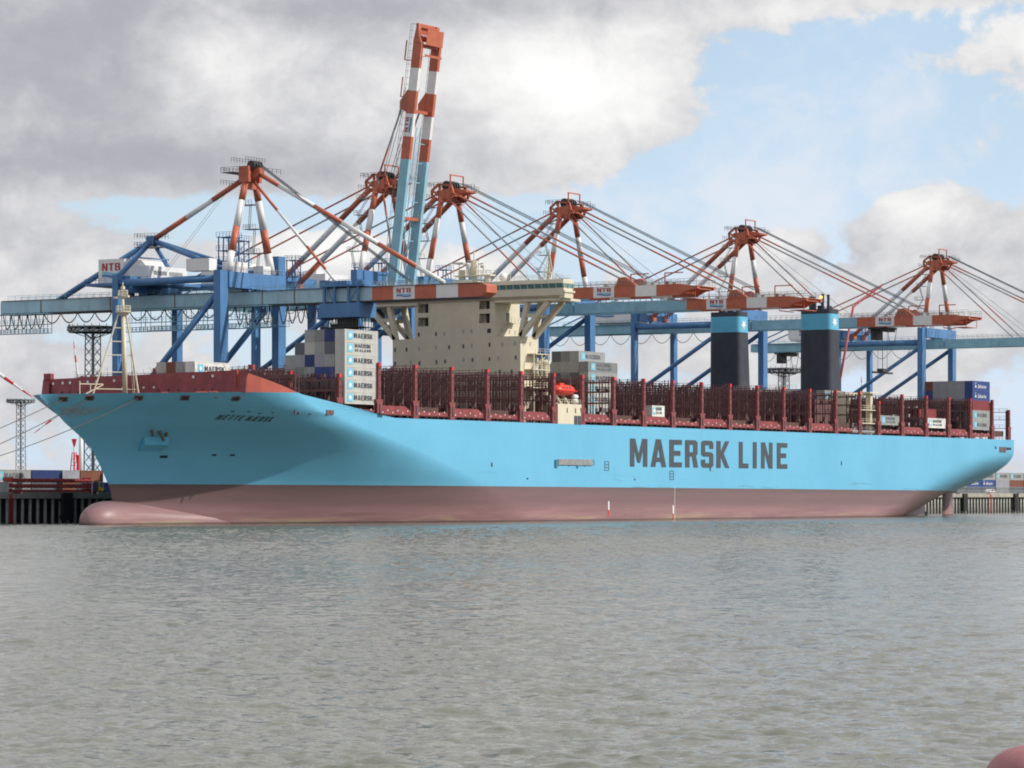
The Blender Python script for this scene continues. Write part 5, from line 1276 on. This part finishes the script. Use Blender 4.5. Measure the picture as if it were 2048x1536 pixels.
# ---------------------------------------------------------------- things on the quay and far off
def lattice_mast(x, y, ztop_, label, sc=1.0):
    o = thing('light_mast', (x, y, QZ), label, 'light mast', 'high terminal light masts')
    mb = MB(); w = 1.55*sc; h = ztop_-QZ; n = int(h/2.4)
    for sx in (-1, 1):
        for sy in (-1, 1): mb.beam((x+sx*w, y+sy*w, QZ), (x+sx*w*.8, y+sy*w*.8, ztop_), .2*sc)
    for k in range(n):
        za, zb = QZ+h*k/n, QZ+h*(k+1)/n
        for a, b in (((-1,-1),(1,-1)), ((1,-1),(1,1)), ((1,1),(-1,1)), ((-1,1),(-1,-1))):
            mb.beam((x+a[0]*w*.92, y+a[1]*w*.92, za), (x+b[0]*w*.9, y+b[1]*w*.9, zb), .09*sc).beam((x+b[0]*w*.92, y+b[1]*w*.92, za), (x+a[0]*w*.9, y+a[1]*w*.9, zb), .09*sc)
    mb.build('lattice', 'green', o)
    MB().tube((x, y, QZ), (x, y, ztop_), .3*sc, 8).build('core_pipe', 'green', o)
    mb = MB(); R = 6.2*sc; N_ = 20
    mb.lathe([(R, 0), (R, .35), (R-.5, .35), (R-.5, 0)], (x, y, ztop_-.6), 24); mb.lathe([(R-.3, 0), (R-.3, .25), (R-.8, .25), (R-.8, 0)], (x, y, ztop_-1.7), 24)
    for k in range(N_):
        a = 2*math.pi*k/N_; mb.beam((x+(R-.4)*math.cos(a), y+(R-.4)*math.sin(a), ztop_-1.6), (x+(R-.4)*math.cos(a), y+(R-.4)*math.sin(a), ztop_+.3), .12)
    for k in range(6):
        a = math.pi*k/3; mb.beam((x, y, ztop_-.7), (x+R*math.cos(a), y+R*math.sin(a), ztop_-.5), .25).beam((x, y, ztop_-3.2), (x+R*.8*math.cos(a), y+R*.8*math.sin(a), ztop_-1.6), .16)
    cr = mb.build('lamp_ring', 'green', o)
    fm_ = MB().box(-.35, .35, -.35, .35, -.3, .3).mesh('floodlight', 'grey')
    for k in range(N_):
        a = 2*math.pi*k/N_+.1; link('floodlight', fm_, cr, ((R-.5)*math.cos(a), (R-.5)*math.sin(a), ztop_-1.05-QZ))
lattice_mast(125.8, 87.5, 46.4, 'lattice light mast with round lamp ring close to the left of the foremast')
lattice_mast(587.5, 496.1, 46.4, 'distant lattice light mast far left beyond the bow')
lattice_mast(446.7, 65.8, 46.4, 'lattice light mast with lamp ring between the two funnels')

def turbine(x, y, zh, tip, label, L=58):
    o = thing('wind_turbine', (x, y, QZ), label, 'wind turbine', 'wind turbines beyond the port')
    MB().tube((x, y, QZ), (x, y, zh-1.5), 2.4, 20, 1.5).build('tower', 'turbine', o, smooth=True)
    MB().lathe([(.4, -4), (1.9, -3.2), (2.1, 0), (1.9, 4), (.6, 5.5)], (x, y, zh), 14, 0).build('nacelle', 'turbine', o, smooth=True)
    t = Vector(tip)-Vector((x, y, zh)); t = t.normalized()
    nrm = Vector((-FW.x, -FW.y, 0)); side = nrm.cross(t).normalized()
    c = Vector((x, y, zh)) + nrm*4
    for k in range(3):
        a = 2*math.pi*k/3; d = t*math.cos(a)+nrm.cross(t)*math.sin(a); s_ = nrm.cross(d)
        mb = MB(); ring = []
        prof = [(0, 1.0, 1.0), (.04, 1.0, 1.0), (.14, 1.9, .8), (.35, 1.45, .5), (.62, .95, .3), (.74, .76, .24), (.76, .74, .24), (.86, .56, .18), (.96, .3, .1), (1.0, .08, .05)]
        for q_, w, th in prof:
            p = c + d*(L*q_); ring.append([p + s_*(w*math.cos(u)) + nrm*(th*math.sin(u)) for u in np.linspace(0, 2*math.pi, 8, endpoint=False)])
        for j in range(len(ring)-1):
            q0 = prof[j][0]; mb.mat(1 if (.55 < q0 < .7) or q0 >= .85 else 0)
            mb.add(ring[j]+ring[j+1], [(i, (i+1) % 8, 8+(i+1) % 8, 8+i) for i in range(8)])
        mb.build('blade', ['turbine', 'tred'], o, smooth=True)
turbine(2089, 1676, 101.5, (2085.5, 1682, 159.5), 'white wind turbine standing just behind the ship bow, one blade pointing up')
turbine(954, 849, 91.5, (977.7, 810.6, 60.1), 'near wind turbine off the left edge with one red banded blade reaching in', 53)
turbine(2676, 1102, 78, (2674.6, 1104.6, 131), 'faraway wind turbine whose red blade tip shows right of the second funnel', 53)

bx, by = 675.3, 538.6
o = thing('beacon_tower', (bx, by, QZ), 'red lattice beacon tower with a downward pointing cone topmark by the bow', 'beacon')
mb = MB()
for sx, sy in ((-1,-1), (1,-1), (1,1), (-1,1)): mb.beam((bx+sx*1.9, by+sy*1.9, QZ), (bx+sx*.6, by+sy*.6, 25.2), .34)
for k in range(6):
    z = QZ+1+k*3; w = 1.9-1.3*(z-QZ)/19; mb.beam((bx-w, by-w, z), (bx+w, by-w, z), .22).beam((bx-w, by+w, z), (bx-w, by-w, z), .22).beam((bx+w, by-w, z), (bx+w, by+w, z), .22).beam((bx-w, by-w, z), (bx+w*.9, by-w, z+3), .16)
mb.box(bx+.3, bx+1.3, by-2.2, by-1.2, QZ, 24)
mb.build('tower', 'tred', o)
MB().tube((bx, by, 25), (bx, by, 27.6), .4, 8).build('post', 'white', o)
MB().lathe([(.25, 27.2), (1.6, 31.2)], (bx, by, 0), 4).build('topmark', 'tred', o)

o = thing('mobile_crane', (430, 50, QZ), 'slender red crane boom with jib rising behind the stern deck', 'crane')
def ray_at(px_, py_, y):
    u = (px_-1024)/6664; v = (990-py_)/6664; d = Vector((RT.x*u+FW.x, RT.y*u+FW.y, v)); t = (y-CAMY)/d.y
    return Vector((CAMX, CAMY, CAMZ))+d*t
p0, p1, p2 = Vector((441.8, 50.0, 11.0)), Vector((464.6, 50.0, 66.4)), Vector((486.5, 50.0, 74.4))
MB().tube(p0, p0.lerp(p1, .5), .5, 10).tube(p0.lerp(p1, .5), p1, .4, 10).build('main_boom', 'dullred', o, smooth=True)
mb = MB()
for dx in (-.35, .35):
    for dz in (-.35, .35): mb.beam(p1+Vector((0, dx, dz)), p2+Vector((0, dx*.4, dz*.4)), .16)
for k in range(10):
    a = p1.lerp(p2, k/10); b = p1.lerp(p2, (k+1)/10); mb.beam(a+Vector((0, -.3, -.3)), b+Vector((0, -.3, .3)), .1)
mb.build('jib', 'dullred', o)
c = Vector((441.8, 50, QZ)); mb = MB().box(c.x-4, c.x+5, 48.4, 51.6, QZ+1.0, QZ+2.6).box(c.x-2.5, c.x+2.5, 48.6, 51.4, QZ+2.6, QZ+5.2)
for k in range(4): mb.tube((c.x-3.2+k*2.2, 48.2, QZ+.7), (c.x-3.2+k*2.2, 51.8, QZ+.7), .7, 14)
mb.build('carrier', 'red', o)

# containers on the quay
GQ = 'containers standing on the quay'
def qc(x, y, z, col, label, **k): return container(x, y, QZ+z, col, label, GQ, **k)
rear = [(53.5, 'dullgrey'), (66.2, 'green'), (70.6, 'navy'), (78.5, 'lilac')]
qc(41.0, 57, 2.7, 'tan', 'tan container at the far left edge of the quay behind the white one'); qc(41.0, 57, 0, 'dullgrey', 'lower container under the tan one at the far left of the quay')
qc(54.0, 57, 2.7, 'grey', 'long grey lettered container above the red flat racks, left of the bow', letters='maersk', faded=True); qc(54.0, 57, 0, 'dullgrey', 'dull grey container hidden low behind the red flat racks')
qc(66.6, 57, 2.7, 'navy', 'navy blue container on the quay above the red flat racks', L=10.2); qc(66.6, 57, 0, 'slate', 'slate container on the quay under the navy one', L=10.2)
qc(77.0, 57, 2.7, 'lilac', 'lilac grey container on the quay beside the navy one', L=6.06); qc(77.0, 57, 0, 'brown', 'brown container on the quay under the lilac grey one', L=6.06)
qc(83.4, 57, 2.7, 'brown', 'brown container on the quay closest to the bow', L=8.0); qc(83.4, 57, 0, 'slate', 'slate container under the brown one closest to the bow', L=8.0)
qc(34.2, 46.5, 0, 'lightgrey', 'pale grey container at the left picture edge on the quay')
qc(77.5, 46.5, .0, 'blue', 'blue container half hidden by the bow on the quay', L=6.06); qc(74.8, 48.8, 0, 'grey', 'small grey box beside the blue container by the bow', L=2.0, H=2.4)
fr = MB().box(0, 27, 0, 2.44, .25, .75).box(0, .4, 0, 2.44, .75, 1.15).box(26.6, 27, 0, 2.44, .75, 1.15)
for k in range(14): fr.box(.4+k*2.0, 1.0+k*2.0, -.05, 2.49, .05, .25)
for k in range(10): fr.box(1.4+k*2.6, 2.2+k*2.6, .1, 2.3, .75, .9)
frm = fr.mesh('flat_rack', 'box_red')
for k in range(3):
    f = link('flat_rack', frm, None, (47.0, 46.3, QZ+k*1.2)); tag(f, f'long red flat rack, {["lowest", "middle", "topmost"][k]} of three stacked on the quay by the bow', 'flat rack', 'red flat racks on the quay')
o = thing('forklift', (74.4, 45.0, QZ), 'small yellow forklift at the right end of the red flat racks', 'forklift')
mb = MB().box(74.2, 75.9, 44.4, 45.8, QZ+.4, QZ+1.3).box(74.2, 75.2, 44.5, 45.7, QZ+1.3, QZ+1.5); mb.build('chassis', 'yellow', o)
mb = MB();
for x in (74.3, 75.6):
    for y in (44.4, 45.8): mb.beam((x, y, QZ+1.3), (x, y, QZ+2.5), .1)
mb.box(74.2, 75.7, 44.3, 45.9, QZ+2.5, QZ+2.6); mb.build('cab_frame', 'yellow', o)
mb = MB()
for x in (74.5, 75.7): mb.tube((x, 44.2, QZ+.4), (x, 44.5, QZ+.4), .4, 12).tube((x, 45.7, QZ+.4), (x, 46.0, QZ+.4), .4, 12)
mb.build('wheel', 'rubber', o); MB().box(73.9, 74.1, 44.6, 45.6, QZ+.2, QZ+2.9).box(72.8, 73.9, 44.7, 44.9, QZ+.25, QZ+.33).box(72.8, 73.9, 45.3, 45.5, QZ+.25, QZ+.33).build('lift_mast', 'dark', o)
o = thing('reach_stacker', (38.5, 52, QZ), 'red container handler showing above the boxes at the left edge', 'container handler')
MB().box(36.5, 41.5, 51, 54, QZ+.9, QZ+2.4).build('chassis', 'tred', o); MB().beam((37, 52.5, QZ+2.4), (42.0, 52.5, QZ+6.6), .9, 1.1).box(41.2, 43.2, 51.0, 54.0, QZ+5.2, QZ+6.4).build('lift_arm', 'tred', o)
MB().box(38.2, 39.8, 51.4, 53, QZ+2.4, QZ+4.2).build('cab', 'glass', o)
mb = MB();
for x in (37.2, 40.8): mb.tube((x, 50.7, QZ+.85), (x, 51.2, QZ+.85), .85, 14).tube((x, 53.8, QZ+.85), (x, 54.3, QZ+.85), .85, 14)
mb.build('wheel', 'rubber', o)
# right hand side
rows_ = [(575, ['tan', 'grey', 'grey', 'tan']), ]
for k, (x, cols, L) in enumerate([(566.5, ['slate', 'dullgrey', 'tan'], 12.19), (579.0, ['slate', 'blue', 'tan'], 12.19), (591.6, ['slate', 'blue', 'grey'], 12.19), (604.4, ['dullgrey', 'lilac', 'grey'], 12.19), (617.0, ['slate', 'brown', 'grey'], 12.19), (629.6, ['slate', 'brown', 'lilac'], 12.19)]):
    for t, cl in enumerate(cols):
        qc(x, 61, t*2.6, cl, f'{nm.get(cl, cl)} container, {["bottom", "middle", "top"][t]} tier, {ORD[k]} stack on quay past stern', letters={'blue': 'saf', 'grey': 'maersk'}.get(cl), faded=True)
o = thing('parked_car', (565, 46, QZ), 'small white and red car parked on the quay edge past the stern', 'car')
x0, y0 = 562.3, 45.2
mb = MB().prism([(0, .35), (5.2, .35), (5.3, .95), (4.4, 1.1), (3.7, 1.75), (1.2, 1.8), (.5, 1.1), (0, 1.0)], 1, y0, y0+1.9).xf(lambda p: (p[0]+x0, p[1], p[2]+QZ)); mb.build('body', 'white', o)
MB().box(x0+.1, x0+5.2, y0-.02, y0+.02, QZ+.62, QZ+.88).build('side_stripe', 'tred', o)
mb = MB().prism([(.75, 1.15), (3.9, 1.15), (3.5, 1.65), (1.3, 1.68)], 1, y0-.03, y0+1.93).xf(lambda p: (p[0]+x0, p[1], p[2]+QZ)); mb.build('window', 'pane', o)
mb = MB()
for x in (1.0, 4.2): mb.tube((x0+x, y0-.05, QZ+.36), (x0+x, y0+.2, QZ+.36), .36, 14).tube((x0+x, y0+1.7, QZ+.36), (x0+x, y0+1.95, QZ+.36), .36, 14)
mb.build('wheel', 'rubber', o)
mb = MB().rail((515, 44.3, QZ), (640, 44.3, QZ), 1.3, 3, .1); f = mb.build('railing', 'grey'); tag(f, 'low grey metal railing along the quay past the stern', 'railing')

# mooring lines and their bollards
bol = MB().lathe([(.45, 0), (.4, .5), (.55, .8), (.5, 1.0), (.1, 1.05)], (0, 0, 0), 12).mesh('bollard', 'dark', smooth=True)
B0 = [(-5.5, 34.6), (-12.5, 34.6), (-19.5, 34.6)]
for k, (x, y) in enumerate(B0): tag(link('bollard', bol, None, (x, y, QZ)), f'dark mooring bollard on the quay ahead of the bow, {ORD[k]} from the ship', 'bollard', 'mooring bollards')
def rope(a, b, sag, label):
    mb = MB(); a = Vector(a); b = Vector(b)
    mb.path([tuple(a.lerp(b, t)-Vector((0, 0, sag*4*t*(1-t)))) for t in np.linspace(0, 1, 17)], .085, 5)
    tag(mb.build('mooring_line', 'rope'), label, 'mooring line', 'bow mooring lines')
rope((8.3, hully(8.3, 24.85, .2), 24.85), (-5.5, 34.6, 7.0), 1.2, 'upper thin mooring line from the second bow opening down to the quay')
rope((15.3, hully(15.3, 24.9, .2), 24.9), (-12.5, 34.6, 7.0), 2.4, 'lower mooring line crossing the winged star emblem on the bow')
rope((4.6, hully(4.6, 24.6, .2), 24.6), (-19.5, 34.6, 7.0), 1.0, 'steepest mooring line leaving from the very tip of the bow')

# unclear rounded red shape close by, built as a floating buoy
BX, BY = -438.2, -388.5
o = thing('red_shape_as_buoy', (BX, BY, 0), 'unclear rounded red shape built as a buoy, cut off by the bottom right corner', 'buoy')
mb = MB(); pr = [(.05, -.7)] + [(1.2*max(.02, math.cos(a))**.85, .62*math.sin(a)+.40) for a in np.linspace(-1.2, 1.52, 18)]
mb.lathe(pr, (BX, BY, 0), 32).build('float', 'buoy', o, smooth=True)
MB().tube((BX, BY, 1.0), (BX, BY, 1.12), .16, 10).build('mooring_ring', 'buoy', o)

for o in bpy.data.objects:
    if '_o' in o: del o['_o']
